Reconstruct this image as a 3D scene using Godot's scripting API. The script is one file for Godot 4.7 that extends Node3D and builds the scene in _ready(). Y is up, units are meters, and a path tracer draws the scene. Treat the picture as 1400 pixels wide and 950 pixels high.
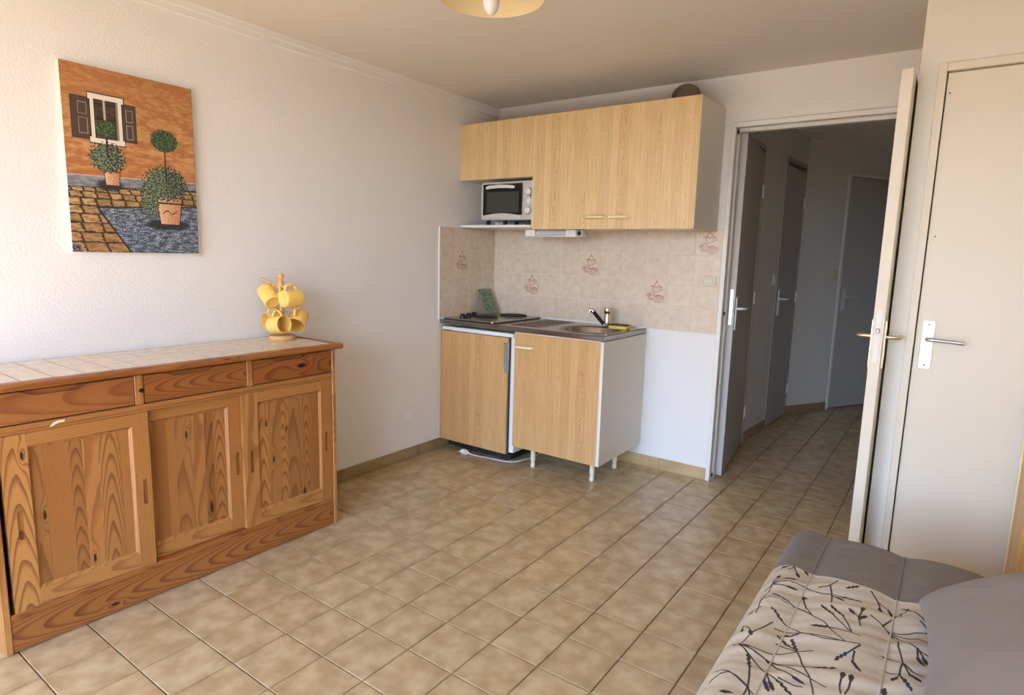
extends Node3D
# A studio flat: tiled floor, kitchenette on the back wall, pine sideboard on the side wall, dark hallway through a doorway, sofa bench at the near right.
# x runs to the right along the back wall, y up, z from the back wall towards the camera.

const ROOM_H := 2.325
const ROOM_X := 3.46
const ROOM_Z := 5.2
const CAM := Vector3(2.7499, 1.3157, 3.6002)

var M := {}
var at := {}          # node -> where its own origin lies in the coordinates its shapes are given in
var rng := RandomNumberGenerator.new()
var cam: Camera3D


# ------------------------------------------------------------------ shapes
class Shape:
	var v := PackedVector3Array()
	var n := PackedVector3Array()
	var t := PackedVector2Array()
	var c := PackedColorArray()
	var uv: Callable
	var xf := Transform3D()
	var tint := Color.WHITE

	func vert(p: Vector3, m: Vector3, w = null) -> void:
		var a: Vector2
		if w != null:
			a = w
		elif uv.is_valid():
			a = uv.call(p, m)
		else:
			var k := m.abs()
			a = Vector2(p.z, p.y) if k.x > k.y and k.x > k.z else (Vector2(p.x, p.z) if k.y > k.z else Vector2(p.x, p.y))
		v.append(xf * p)
		n.append((xf.basis * m).normalized())
		t.append(a)
		c.append(tint)

	# corners in any order round the face; the outward side decides the winding
	func face(ps: Array, out: Vector3, ws = null) -> void:
		var m: Vector3 = (ps[1] - ps[0]).cross(ps[2] - ps[0])
		if m.length_squared() < 1e-18:
			m = (ps[2] - ps[0]).cross(ps[ps.size() - 1] - ps[0])
		m = m.normalized()
		var flip := m.dot(out) < 0.0
		if flip:
			m = -m
		for k in range(1, ps.size() - 1):
			var order := [0, k, k + 1] if flip else [0, k + 1, k]
			for i in order:
				vert(ps[i], m, ws[i] if ws != null else null)

	func smooth(ps: Array, ns: Array, ws = null) -> void:
		var m: Vector3 = (ps[1] - ps[0]).cross(ps[2] - ps[0])
		var flip := m.dot(ns[0] + ns[1] + ns[2]) < 0.0
		for i in ([0, 1, 2] if flip else [0, 2, 1]):
			vert(ps[i], ns[i], ws[i] if ws != null else null)

	func smooth4(ps: Array, ns: Array, ws = null) -> void:
		for q in [[0, 1, 2], [0, 2, 3]]:
			var a: Vector3 = ps[q[1]] - ps[q[0]]
			var b: Vector3 = ps[q[2]] - ps[q[0]]
			if a.cross(b).length_squared() > 1e-20:
				smooth([ps[q[0]], ps[q[1]], ps[q[2]]], [ns[q[0]], ns[q[1]], ns[q[2]]], null if ws == null else [ws[q[0]], ws[q[1]], ws[q[2]]])

	# box from corner a to corner b with chamfered edges
	func box(a: Vector3, b: Vector3, ch := 0.0) -> void:
		var ctr := (a + b) / 2.0
		var h := ((b - a) / 2.0).abs()
		ch = minf(ch, minf(h.x, minf(h.y, h.z)) * 0.9)
		for ax in 3:
			for s in [-1.0, 1.0]:
				var u := (ax + 1) % 3
				var w := (ax + 2) % 3
				var ps := []
				for q in [[-1, -1], [1, -1], [1, 1], [-1, 1]]:
					var p := Vector3()
					p[ax] = s * h[ax]
					p[u] = q[0] * (h[u] - ch)
					p[w] = q[1] * (h[w] - ch)
					ps.append(ctr + p)
				var o := Vector3()
				o[ax] = s
				face(ps, o)
		if ch <= 0.0:
			return
		for ax in 3:
			var u := (ax + 1) % 3
			var w := (ax + 2) % 3
			for su in [-1.0, 1.0]:
				for sw in [-1.0, 1.0]:
					var ps := []
					for q in [[0, -1], [0, 1], [1, 1], [1, -1]]:
						var p := Vector3()
						p[ax] = q[1] * (h[ax] - ch)
						p[u] = su * (h[u] - (ch if q[0] else 0.0))
						p[w] = sw * (h[w] - (0.0 if q[0] else ch))
						ps.append(ctr + p)
					var o := Vector3()
					o[u] = su
					o[w] = sw
					face(ps, o)
		for sx in [-1.0, 1.0]:
			for sy in [-1.0, 1.0]:
				for sz in [-1.0, 1.0]:
					var d := Vector3(sx, sy, sz)
					var k := h - Vector3.ONE * ch
					face([ctr + d * Vector3(h.x, k.y, k.z), ctr + d * Vector3(k.x, h.y, k.z), ctr + d * Vector3(k.x, k.y, h.z)], d)

	# turned shape about the y axis through o; profile of Vector2(radius, height)
	func lathe(o: Vector3, prof: Array, segs := 32, closed := false) -> void:
		var cnt := prof.size()
		var sn := []
		for i in cnt - 1:
			var d: Vector2 = prof[i + 1] - prof[i]
			sn.append(Vector2(d.y, -d.x).normalized())
		for i in cnt - 1:
			var n0: Vector2 = sn[i]
			var n1: Vector2 = sn[i]
			if i > 0 and sn[i - 1].dot(sn[i]) > 0.7:
				n0 = (sn[i - 1] + sn[i]).normalized()
			if i < cnt - 2 and sn[i + 1].dot(sn[i]) > 0.7:
				n1 = (sn[i + 1] + sn[i]).normalized()
			for k in segs:
				var a := TAU * k / segs
				var b := TAU * (k + 1) / segs
				var ps := []
				var ns := []
				var ws := []
				for q in [[a, 0], [b, 0], [b, 1], [a, 1]]:
					var p: Vector2 = prof[i + q[1]]
					var m: Vector2 = n1 if q[1] else n0
					ps.append(o + Vector3(cos(q[0]) * p.x, p.y, sin(q[0]) * p.x))
					ns.append(Vector3(cos(q[0]) * m.x, m.y, sin(q[0]) * m.x))
					ws.append(Vector2(q[0] / TAU, p.y))
				smooth4(ps, ns, ws if not uv.is_valid() else null)

	func tube(path: Array, rad, segs := 12, caps := true) -> void:
		var fr := []
		var up := Vector3.UP
		var d0: Vector3 = (path[1] - path[0]).normalized()
		if absf(d0.y) > 0.9:
			up = Vector3.RIGHT
		var side := d0.cross(up).normalized()
		for i in path.size():
			var d: Vector3 = (path[mini(i + 1, path.size() - 1)] - path[maxi(i - 1, 0)]).normalized()
			side = (side - d * side.dot(d)).normalized()
			fr.append([side, d.cross(side).normalized(), d])
		for i in path.size() - 1:
			for k in segs:
				var ps := []
				var ns := []
				for q in [[i, k], [i, k + 1], [i + 1, k + 1], [i + 1, k]]:
					var a: float = TAU * q[1] / segs
					var m: Vector3 = fr[q[0]][0] * cos(a) + fr[q[0]][1] * sin(a)
					var r: float = rad[q[0]] if rad is Array else rad
					ps.append(path[q[0]] + m * r)
					ns.append(m)
				smooth4(ps, ns)
		if caps:
			for e in [0, path.size() - 1]:
				var ps := []
				for k in segs:
					var a := TAU * k / segs
					var r: float = rad[e] if rad is Array else rad
					ps.append(path[e] + (fr[e][0] * cos(a) + fr[e][1] * sin(a)) * r)
				face(ps, fr[e][2] * (1.0 if e else -1.0))

	# flat outline (2D points) pushed out between two depths; place() turns (x, y, depth) into space
	func prism(pts: Array, d0: float, d1: float, place: Callable) -> void:
		var poly := PackedVector2Array(pts)
		var tris := Geometry2D.triangulate_polygon(poly)
		var mid := Vector2()
		for p in pts:
			mid += p / pts.size()
		var axis: Vector3 = (place.call(0.0, 0.0, 1.0) - place.call(0.0, 0.0, 0.0)) * signf(d1 - d0)
		for k in range(0, tris.size(), 3):
			for e in [[d0, -1.0], [d1, 1.0]]:
				var ps := []
				for i in 3:
					var p := poly[tris[k + i]]
					ps.append(place.call(p.x, p.y, e[0]))
				face(ps, axis * e[1])
		var cw := Geometry2D.is_polygon_clockwise(poly)
		for i in poly.size():
			var a := poly[i]
			var b := poly[(i + 1) % poly.size()]
			var o := Vector2(b.y - a.y, a.x - b.x) * (-1.0 if cw else 1.0)
			face([place.call(a.x, a.y, d0), place.call(b.x, b.y, d0), place.call(b.x, b.y, d1), place.call(a.x, a.y, d1)], place.call(o.x, o.y, 0.0) - place.call(0.0, 0.0, 0.0))

	# box with round edges on a grid; bump(x, z) lifts what faces up
	func soft(ctr: Vector3, h: Vector3, r: float, cells: Array, bump = null) -> void:
		for ax in 3:
			var u := (ax + 1) % 3
			var w := (ax + 2) % 3
			for s in [-1.0, 1.0]:
				var nu: int = cells[u]
				var nw: int = cells[w]
				var P := []
				var N := []
				for i in nu + 1:
					for j in nw + 1:
						var q := Vector3()
						q[ax] = s * h[ax]
						q[u] = h[u] * (2.0 * i / nu - 1.0)
						q[w] = h[w] * (2.0 * j / nw - 1.0)
						var inn := q.clamp(-(h - Vector3.ONE * r), h - Vector3.ONE * r)
						var m := (q - inn).normalized()
						var p := ctr + inn + m * r
						if bump != null and m.y > 0.0:
							var e := 0.004
							var b0: float = bump.call(p.x, p.z)
							var gx: float = (bump.call(p.x + e, p.z) - b0) / e
							var gz: float = (bump.call(p.x, p.z + e) - b0) / e
							p.y += b0 * m.y
							m = (m - Vector3(gx, 0.0, gz) * m.y).normalized()
						P.append(p)
						N.append(m)
				for i in nu:
					for j in nw:
						var a := i * (nw + 1) + j
						var ids := [a, a + nw + 1, a + nw + 2, a + 1]
						smooth4([P[ids[0]], P[ids[1]], P[ids[2]], P[ids[3]]], [N[ids[0]], N[ids[1]], N[ids[2]], N[ids[3]]])

	func mesh(origin := Vector3.ZERO) -> ArrayMesh:
		var arr := []
		arr.resize(Mesh.ARRAY_MAX)
		var moved := PackedVector3Array()
		moved.resize(v.size())
		for i in v.size():
			moved[i] = v[i] - origin
		arr[Mesh.ARRAY_VERTEX] = moved
		arr[Mesh.ARRAY_NORMAL] = n
		arr[Mesh.ARRAY_TEX_UV] = t
		arr[Mesh.ARRAY_COLOR] = c
		var out := ArrayMesh.new()
		out.add_surface_from_arrays(Mesh.PRIMITIVE_TRIANGLES, arr)
		return out


# ------------------------------------------------------------------ naming helpers
func tag(o: Node, label: String, category: String, group := "", kind := "") -> Node:
	o.set_meta("label", label)
	o.set_meta("category", category)
	if group:
		o.set_meta("group", group)
	if kind:
		o.set_meta("kind", kind)
	return o

func numbered(called: String) -> String:
	if not has_node(called):
		return called
	var k := 1
	while has_node("%s_%03d" % [called, k]):
		k += 1
	return "%s_%03d" % [called, k]

func thing(called: String, label: String, category: String, where := Vector3.ZERO, group := "", kind := "") -> Node3D:
	var o := Node3D.new()
	o.name = numbered(called)
	o.position = where
	add_child(o)
	at[o] = where
	tag(o, label, category, group, kind)
	return o

# a thing whose parts are given in its own axes
func turned(called: String, label: String, category: String, xf: Transform3D, kind := "") -> Node3D:
	var o := thing(called, label, category, xf.origin, "", kind)
	o.transform = xf
	at[o] = Vector3.ZERO
	return o

func part(called: String, s: Shape, m: Material, parent: Node3D) -> MeshInstance3D:
	var o := MeshInstance3D.new()
	var k := 1
	var nm := called
	while parent.has_node(nm):
		nm = "%s_%03d" % [called, k]
		k += 1
	o.name = nm
	o.mesh = s.mesh(at[parent])
	o.material_override = m
	parent.add_child(o)
	at[o] = at[parent]
	return o

func pushed(parent: Node3D, called: String, meshes: ArrayMesh, m: Material, k: int) -> MeshInstance3D:
	var o := MeshInstance3D.new()
	o.name = called if k == 0 else "%s_%03d" % [called, k]
	o.mesh = meshes
	o.material_override = m
	parent.add_child(o)
	return o

func sh(uvf = null) -> Shape:
	var s := Shape.new()
	if uvf != null:
		s.uv = uvf
	return s

func bx(a: Vector3, b: Vector3, ch := 0.002, uvf = null) -> Shape:
	var s := sh(uvf)
	s.box(a, b, ch)
	return s


# ------------------------------------------------------------------ textures
func noise(sd: int, freq: float, oct := 3) -> FastNoiseLite:
	var f := FastNoiseLite.new()
	f.seed = sd
	f.noise_type = FastNoiseLite.TYPE_SIMPLEX_SMOOTH
	f.frequency = freq
	f.fractal_octaves = oct
	return f

func tex(im: Image) -> ImageTexture:
	return ImageTexture.create_from_image(im)

func mat(c: Color, rough := 0.6, metal := 0.0) -> StandardMaterial3D:
	var m := StandardMaterial3D.new()
	m.albedo_color = c
	m.roughness = rough
	m.metallic = metal
	return m

func rgb(r: int, g: int, b: int) -> Color:
	return Color(r / 255.0, g / 255.0, b / 255.0)

func noise_tex(sd: int, freq: float, oct := 3, size := 512) -> NoiseTexture2D:
	var t := NoiseTexture2D.new()
	t.width = size
	t.height = size
	t.seamless = true
	t.noise = noise(sd, freq, oct)
	return t

# 4 x 4 variants of a glazed floor tile: pale clouds in the middle, browner towards the edges
func floor_tile_image() -> Image:
	var cell := 176
	var im := Image.create(cell * 4, cell * 4, false, Image.FORMAT_RGB8)
	var n1 := noise(11, 0.0095, 2)
	var n2 := noise(12, 0.03, 3)
	var n3 := noise(13, 0.25, 1)
	var pale := rgb(221, 204, 166)
	var brown := rgb(172, 145, 103)
	for cy in 4:
		for cx in 4:
			var o := (cy * 4 + cx) * 997.0
			var tone := 0.06 * sin(o)
			for y in cell:
				for x in cell:
					var u := 2.0 * x / cell - 1.0
					var w := 2.0 * y / cell - 1.0
					var e := maxf(absf(u), absf(w))
					var a := n1.get_noise_2d(x + o, y) * 0.52 + n2.get_noise_2d(x, y + o) * 0.2
					var k := clampf(0.30 + tone + 0.24 * e * e * e - a * 0.85 + 0.03, 0.0, 1.0)
					var col := pale.lerp(brown, k)
					col = col.lerp(rgb(196, 176, 148), 0.18)
					col = col * (1.0 + 0.03 * n3.get_noise_2d(x + o, y))
					im.set_pixel(cx * cell + x, cy * cell + y, col)
	return im

# 4 x 4 variants of a beige wall tile; the last one carries the print of a pot and two cups
func wall_tile_image() -> Image:
	var cell := 128
	var im := Image.create(cell * 4, cell * 4, false, Image.FORMAT_RGB8)
	var n1 := noise(21, 0.018, 3)
	var n2 := noise(22, 0.08, 2)
	for cy in 4:
		for cx in 4:
			var o := (cy * 4 + cx) * 613.0
			for y in cell:
				for x in cell:
					var k := clampf(0.45 + 0.6 * n1.get_noise_2d(x + o, y) + 0.25 * n2.get_noise_2d(x, y + o) + 0.08 * sin(o), 0.0, 1.0)
					im.set_pixel(cx * cell + x, cy * cell + y, rgb(226, 209, 184).lerp(rgb(211, 190, 163), k))
	# the print: a coffee pot over two cups on saucers, russet strokes with a peach wash
	var ink := rgb(150, 94, 70)
	var cup := Image.create(cell, cell, false, Image.FORMAT_RGB8)
	cup.blit_rect(im, Rect2i(3 * cell, 3 * cell, cell, cell), Vector2i.ZERO)
	for q in [[66, 44, 15], [46, 84, 11], [82, 92, 13]]:
		for k in 12:
			blot(cup, Vector2(q[0] - 8 + k * 1.4, q[1] + 3.0 * sin(k * 1.7)), q[2] * 0.7, rgb(228, 184, 150), 0.10)
	var lines := [[[50, 34], [60, 22], [66, 14], [73, 22], [84, 33]], [[48, 35], [66, 40], [86, 34]], [[50, 37], [47, 48], [52, 62], [66, 66], [80, 61], [84, 48], [84, 36]], [[85, 38], [95, 40], [96, 52], [82, 58]], [[49, 42], [40, 36], [35, 40]], [[62, 12], [66, 9], [70, 12]],
		[[30, 78], [40, 70], [56, 72], [58, 80], [44, 84], [31, 80]], [[31, 80], [34, 94], [46, 100], [56, 92], [58, 81]], [[30, 82], [21, 78], [19, 86], [31, 92]], [[26, 98], [40, 106], [56, 104]],
		[[64, 86], [76, 80], [94, 82], [98, 88], [82, 92], [65, 88]], [[65, 89], [70, 102], [84, 106], [95, 98], [98, 89]], [[98, 88], [107, 88], [106, 96], [95, 99]], [[58, 102], [64, 112], [86, 116], [106, 108], [104, 102]], [[70, 85], [82, 84], [92, 86]]]
	for l in lines:
		var pts := []
		for q in l:
			pts.append(Vector2(q[0], q[1]))
		stroke(cup, pts, 1.5, 0.9, ink.lerp(rgb(206, 168, 140), 0.2))
	im.blit_rect(cup, Rect2i(0, 0, cell, cell), Vector2i(3 * cell, 3 * cell))
	return im

# eight strips of pine side by side, grain along y
func pine_image() -> Image:
	var im := Image.create(1024, 1024, false, Image.FORMAT_RGB8)
	var n1 := noise(31, 0.005, 2)
	var n2 := noise(32, 0.02, 2)
	var n3 := noise(33, 0.5, 1)
	var pale := rgb(222, 172, 108)
	var mid := rgb(200, 143, 82)
	var late := rgb(134, 82, 42)
	#            centre, curve, slope, straight, tone
	var kinds := [[0.5, 5.0, 3.2, 0.0, 0.0], [0.2, 0.6, 0.3, 7.0, 0.25], [0.5, 8.0, 4.2, 0.0, 0.45], [1.2, 1.2, 0.5, 4.0, 0.1], [0.55, 6.0, 5.0, 0.0, 0.2], [-0.4, 0.8, 0.2, 9.0, 0.35], [0.45, 4.0, 2.2, 1.0, 0.6], [0.9, 3.0, 1.5, 3.0, 0.05]]
	var knots := {0: [[0.3, 0.72, 0.05]], 2: [[0.7, 0.20, 0.11], [0.35, 0.83, 0.05]], 3: [[0.6, 0.42, 0.06]], 4: [[0.4, 0.6, 0.05]], 6: [[0.5, 0.33, 0.09], [0.6, 0.9, 0.06]], 7: [[0.35, 0.5, 0.06]]}
	for k in 8:
		var q: Array = kinds[k]
		for y in 1024:
			for x in 128:
				var u := x / 128.0
				var w := y / 1024.0
				var wob := n1.get_noise_2d(x * 1.1 + k * 300.0, y * 0.3) * 0.9 + n2.get_noise_2d(x + k * 300.0, y * 0.3) * 0.13
				var du: float = u - q[0]
				var ph: float = du * du * q[1] * 2.6 + w * q[2] * 4.6 + u * q[3] * 1.6 + wob
				var dark := 0.0
				for kn in knots.get(k, []):
					var d := Vector2((u - kn[0]), (w - kn[1]) * 8.0 * 0.55).length()
					ph += 2.2 * exp(-d * d / (kn[2] * kn[2] * 5.0))
					dark = maxf(dark, 1.0 - smoothstep(kn[2] * 0.55, kn[2] * 1.15, d))
				var f := fposmod(ph, 1.0)
				var lt := smoothstep(0.5, 0.95, f) * (1.0 - smoothstep(0.95, 1.0, f))
				var base := pale.lerp(mid, clampf(q[4] + 0.35 * n1.get_noise_2d(x * 0.7, y * 0.2 + k * 77.0) + 0.2, 0.0, 1.0))
				var col := base.lerp(late, lt * (0.66 if k % 2 == 0 else 0.42))
				col = col * (1.0 + 0.05 * n3.get_noise_2d(x * 1.2 + k * 50.0, y * 0.04))
				col = col.lerp(rgb(48, 26, 14), dark * 0.88)
				im.set_pixel(k * 128 + x, y, col)
	return im

# oak-look laminate, grain along y
func oak_image() -> Image:
	var im := Image.create(512, 1024, false, Image.FORMAT_RGB8)
	var n1 := noise(41, 0.35, 2)
	var n2 := noise(42, 0.01, 2)
	var n3 := noise(43, 0.05, 2)
	var bands := [0.0, 0.11, 0.2, 0.31, 0.42, 0.5, 0.62, 0.70, 0.83, 0.92, 1.01]
	for y in 1024:
		for x in 512:
			var u := x / 512.0
			var b := 0
			while u >= bands[b + 1]:
				b += 1
			var uc: float = (u - bands[b]) / (bands[b + 1] - bands[b])
			var streak := n1.get_noise_2d(x * 1.3, y * 0.012)
			var cath := 0.0
			if b % 3 == 1:
				var ph := (uc - 0.5) * (uc - 0.5) * 14.0 + y * 0.02 + n2.get_noise_2d(x, y * 0.5) * 2.2
				cath = smoothstep(0.6, 0.95, fposmod(ph, 1.0)) * 0.5 * (1.0 - absf(uc - 0.5) * 1.4)
			var tone := 0.28 + 0.13 * sin(b * 2.7 + 0.6) + 0.35 * streak + 0.25 * n3.get_noise_2d(x * 2.0, y * 0.06) + cath
			im.set_pixel(x, y, rgb(234, 205, 152).lerp(rgb(196, 158, 104), clampf(tone, 0.0, 1.0)))
	return im

func in_box(s: float, t: float, a: float, b: float, c: float, d: float) -> bool:
	return s > a and s < c and t > b and t < d

# the print on the canvas: ochre house wall, shuttered window, two clipped trees in pots, cobbles and slate
func painting_image() -> Image:
	var W := 380
	var H := 546
	var im := Image.create(W, H, false, Image.FORMAT_RGB8)
	var n1 := noise(51, 0.012, 4)
	var n2 := noise(52, 0.05, 3)
	var n3 := noise(53, 0.22, 2)
	var n4 := noise(54, 0.11, 2)
	var line := rgb(46, 34, 28)
	for y in H:
		for x in W:
			var s := float(x) / W
			var t := float(y) / H
			var a := n1.get_noise_2d(x * 0.8, y * 2.6)
			var b := n2.get_noise_2d(x * 0.6, y * 1.8)
			var f := n3.get_noise_2d(x, y)
			var g := n4.get_noise_2d(x, y)
			var col := rgb(172, 112, 64).lerp(rgb(210, 160, 102), clampf(0.45 + a * 1.5 + b * 0.8, 0.0, 1.0))
			col = col.lerp(rgb(150, 92, 50), clampf((0.3 - t) * 1.1 + a * 0.6, 0.0, 0.6)).lerp(rgb(176, 104, 64), clampf((t - 0.4) * 3.0, 0.0, 0.55))
			var kerb := 0.581 - 0.02 * s
			var kerb2 := 0.646 - 0.038 * s
			var cob := 0.76 - 0.05 * s
			if t > kerb:
				col = rgb(112, 116, 122).lerp(rgb(152, 154, 156), clampf(0.4 + b + f * 0.6, 0.0, 1.0))
				if t < kerb + 0.006:
					col = rgb(206, 176, 150)
			if t > kerb2:
				var slate := s > 0.203 + (t - 0.759) * 0.94 and t > cob
				if slate:
					col = rgb(54, 62, 74).lerp(rgb(176, 186, 196), clampf(0.32 + f * 1.2 + b * 0.9, 0.0, 1.0))
				else:
					var big := clampf((t - 0.62) / 0.38, 0.0, 1.0)
					var row := pow(big, 0.72) * 9.0
					var ri := floorf(row)
					var cw := 0.075 + 0.011 * ri
					var cu := (s - t * 0.42 + 0.03 * sin(ri * 3.1) + b * 0.012) / cw
					var hsh := fposmod(sin(ri * 12.9 + floorf(cu) * 78.2) * 437.5, 1.0)
					col = rgb(160, 128, 80).lerp(rgb(212, 174, 118), hsh).lerp(rgb(190, 130, 76), big * 0.5)
					col = col.lerp(rgb(112, 84, 50), clampf(0.25 + b * 0.9 + f * 0.3, 0.0, 0.7))
					var fu := fposmod(cu, 1.0)
					var fr := fposmod(row + b * 0.12, 1.0)
					var edge := minf(minf(fu, 1.0 - fu) * cw * 11.0, minf(fr, 1.0 - fr) * 1.1)
					col = line.lerp(col, smoothstep(0.03, 0.13, edge))
				if absf(t - kerb2) < 0.004 or (absf(t - cob) < 0.004 and s > 0.2) or (absf(s - 0.203 - (t - 0.759) * 0.94) < 0.008 and t > cob):
					col = line
			# window and shutters
			for r in [[0.059, 0.171, 0.192, 0.382], [0.418, 0.172, 0.52, 0.37]]:
				if in_box(s, t, r[0] - 0.006, r[1] - 0.005, r[2] + 0.006, r[3] + 0.006):
					col = line.lerp(rgb(84, 66, 54), 0.35 if not in_box(s, t, r[0], r[1], r[2], r[3]) else clampf(0.85 + f * 0.5, 0.4, 1.2))
			for r in [[0.103, 0.193, 0.168, 0.258], [0.103, 0.275, 0.170, 0.359], [0.446, 0.196, 0.5, 0.265], [0.446, 0.28, 0.498, 0.359]]:
				if in_box(s, t, r[0], r[1], r[2], r[3]) and not in_box(s, t, r[0] + 0.007, r[1] + 0.005, r[2] - 0.007, r[3] - 0.005):
					col = rgb(150, 136, 120)
			if in_box(s, t, 0.182, 0.135, 0.424, 0.406) or in_box(s, t, 0.172, 0.135, 0.44, 0.178) or in_box(s, t, 0.172, 0.364, 0.436, 0.406):
				col = line
			if in_box(s, t, 0.19, 0.141, 0.416, 0.4) or in_box(s, t, 0.177, 0.141, 0.433, 0.172) or in_box(s, t, 0.177, 0.37, 0.43, 0.4):
				col = rgb(232, 222, 204)
			if in_box(s, t, 0.218, 0.168, 0.39, 0.375):
				col = rgb(66, 48, 36).lerp(rgb(110, 84, 60), clampf(b + 0.2, 0.0, 1.0))
				var bar := fposmod((s - 0.218) / 0.036, 1.0)
				if bar < 0.12 or absf(t - 0.19) < 0.003 or absf(t - 0.27) < 0.003:
					col = rgb(34, 26, 22)
				if absf(s - 0.292) < 0.008 and t < 0.28:
					col = rgb(196, 182, 160)
				if s > 0.376:
					col = rgb(150, 128, 100)
			# two little trees: pot, trailing leaves, stem, clipped ball
			for q in [[0.295, 0.318, 0.076, 0.046, 0.293, 0.475, 0.126, 0.078, 0.318, 0.575, 0.058, 0.05, 0.0], [0.741, 0.336, 0.112, 0.063, 0.735, 0.585, 0.172, 0.098, 0.757, 0.745, 0.1, 0.082, 1.0]]:
				var px: float = (s - q[8]) / (q[10] * (1.0 - (t - q[9]) * 2.2))
				var py: float = (t - q[9]) / q[11]
				var shade := Vector2((s - q[8] + 0.02) / (q[10] * 1.7), (t - q[9] - q[11]) / 0.03).length()
				if shade < 1.0 + f * 0.4:
					col = col.lerp(rgb(30, 28, 28), 0.8)
				if absf(px) < 1.0 and absf(py) < 1.0:
					col = rgb(186, 120, 78).lerp(rgb(232, 190, 150), clampf(0.5 - px * 0.5 + f, 0.0, 1.0))
					if absf(px) > 0.92 or absf(py) > 0.95 or absf(py + 0.55) < 0.05:
						col = line
					if q[12] > 0.5 and absf(py - 0.1 - 0.12 * sin(px * 7.0)) < 0.05 and absf(px) < 0.6:
						col = rgb(110, 70, 46)
				var lf := Vector2((s - q[4]) / q[6], (t - q[5]) / q[7]).length() + g * 0.35
				if q[12] > 0.5:
					lf = minf(lf, Vector2((s - 0.6) / 0.07, (t - 0.68) / 0.11).length() + g * 0.4)
				if lf < 1.0:
					var k := clampf(0.36 + f * 0.9 + g * 1.3 + (0.25 if s < q[4] else -0.1), 0.0, 1.0)
					col = rgb(30, 40, 30).lerp(rgb(112, 130, 92), k)
					if f > 0.42:
						col = rgb(206, 212, 188)
				if absf(s - q[0]) < 0.006 and t > q[1] and t < q[5]:
					col = line
				var bl := Vector2((s - q[0]) / q[2], (t - q[1]) / q[3]).length() + f * 0.12
				if bl < 1.0:
					col = rgb(36, 50, 32).lerp(rgb(104, 128, 82), clampf(0.4 + g * 0.9 + f * 0.6, 0.0, 1.0))
			if s < 0.06 and t > 0.955 - f * 0.02:
				col = rgb(40, 40, 44).lerp(rgb(190, 190, 186), clampf(f * 2.0, 0.0, 1.0))
			im.set_pixel(x, y, col)
	return im

# black twigs printed on oat-coloured cloth; 1 m x 1.6 m of cloth
const TWIGS := [[56, 28, 76, 19, 89, 13, 79, 44], [89, 13, 110, 62], [118, 12, 130, 26], [56, 326, 51, 282, 50, 225, 60, 149, 65, 98], [60, 149, 86, 111, 112, 88], [35, 186, 62, 154, 97, 120, 134, 108], [62, 156, 102, 147, 123, 141],
	[47, 259, 73, 233, 120, 232], [32, 326, 47, 300, 63, 287], [74, 208, 118, 223, 159, 241, 184, 260, 212, 275, 245, 316, 266, 337], [142, 162, 159, 217, 179, 254], [134, 108, 176, 125, 208, 116, 275, 104], [170, 93, 193, 72, 207, 24], [195, 73, 207, 127, 211, 165],
	[206, 123, 222, 126, 237, 135], [89, 283, 122, 319, 150, 338, 176, 353, 227, 346, 266, 337, 296, 321], [134, 384, 169, 358], [116, 364, 146, 358, 180, 354, 221, 355, 266, 337], [188, 303, 222, 290, 255, 282, 292, 283], [193, 194, 224, 224, 252, 258, 273, 275], [214, 183, 246, 216, 273, 275],
	[38, 490, 57, 489, 75, 440, 95, 376, 106, 343], [30, 386, 45, 425], [38, 392, 61, 408, 76, 435], [58, 491, 85, 490, 127, 477, 181, 439, 210, 417], [62, 492, 99, 499, 129, 501, 162, 500, 209, 489, 265, 454], [65, 494, 97, 520, 133, 548, 162, 564, 201, 603], [92, 516, 109, 570, 120, 623, 120, 666],
	[128, 390, 159, 417, 181, 439, 206, 494, 225, 529, 239, 574], [160, 387, 181, 439], [133, 422, 161, 431, 182, 440], [129, 503, 160, 524, 198, 543, 217, 552], [131, 503, 178, 509, 215, 523, 257, 534], [138, 547, 145, 584, 159, 613], [138, 547, 156, 583, 167, 607],
	[35, 613, 66, 610, 98, 620, 135, 638], [36, 655, 45, 637, 78, 614, 121, 626], [121, 626, 134, 655], [85, 684, 103, 673], [297, 327, 281, 369, 257, 425], [289, 363, 292, 406, 308, 429], [280, 469, 279, 507, 285, 538], [296, 467, 296, 501, 292, 533],
	[258, 173, 277, 192, 287, 235], [279, 190, 283, 143], [167, 557, 197, 570, 216, 565], [232, 58, 259, 27], [290, 28, 313, 79, 320, 114], [312, 71, 338, 89, 350, 129], [331, 184, 348, 136, 379, 49], [303, 161, 333, 183, 347, 204],
	[347, 204, 361, 233, 375, 287, 383, 329], [346, 195, 378, 190, 402, 172, 429, 160], [347, 200, 384, 210, 411, 199, 431, 216], [349, 205, 381, 232, 406, 259, 434, 276], [407, 257, 411, 294, 423, 323], [409, 260, 422, 290, 430, 313], [343, 325, 380, 331], [383, 333, 381, 384, 404, 439],
	[383, 333, 403, 359, 423, 367], [384, 336, 401, 377, 419, 397], [369, 411, 381, 382], [348, 380, 361, 383, 381, 380], [358, 459, 355, 484], [370, 57, 401, 78, 424, 134], [407, 116, 425, 154, 434, 204], [281, 197, 295, 173]]
# strokes that end in a spike of buds, and strokes that end in one bud: which end (0 first, 1 last)
const SPIKES := {4: 1, 6: 1, 9: 0, 11: 1, 14: 1, 15: 0, 16: 0, 18: 0, 19: 0, 20: 0, 28: 0, 29: 0, 33: 1, 34: 1, 27: -1, 24: 0, 25: 1, 31: 1, 39: 1, 40: 1, 46: 0, 48: 1, 55: 1, 56: 1, 58: 1, 60: 1, 65: 1, 66: 1, 26: 1, 2: 1}
const BUDS := {0: 0, 3: 1, 10: 0, 8: 0, 41: 0, 42: 0, 38: 0, 1: 1, 22: 1, 43: 0, 44: 1, 47: 1, 63: 0, 23: 1, 61: 0, 64: 0}

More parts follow.
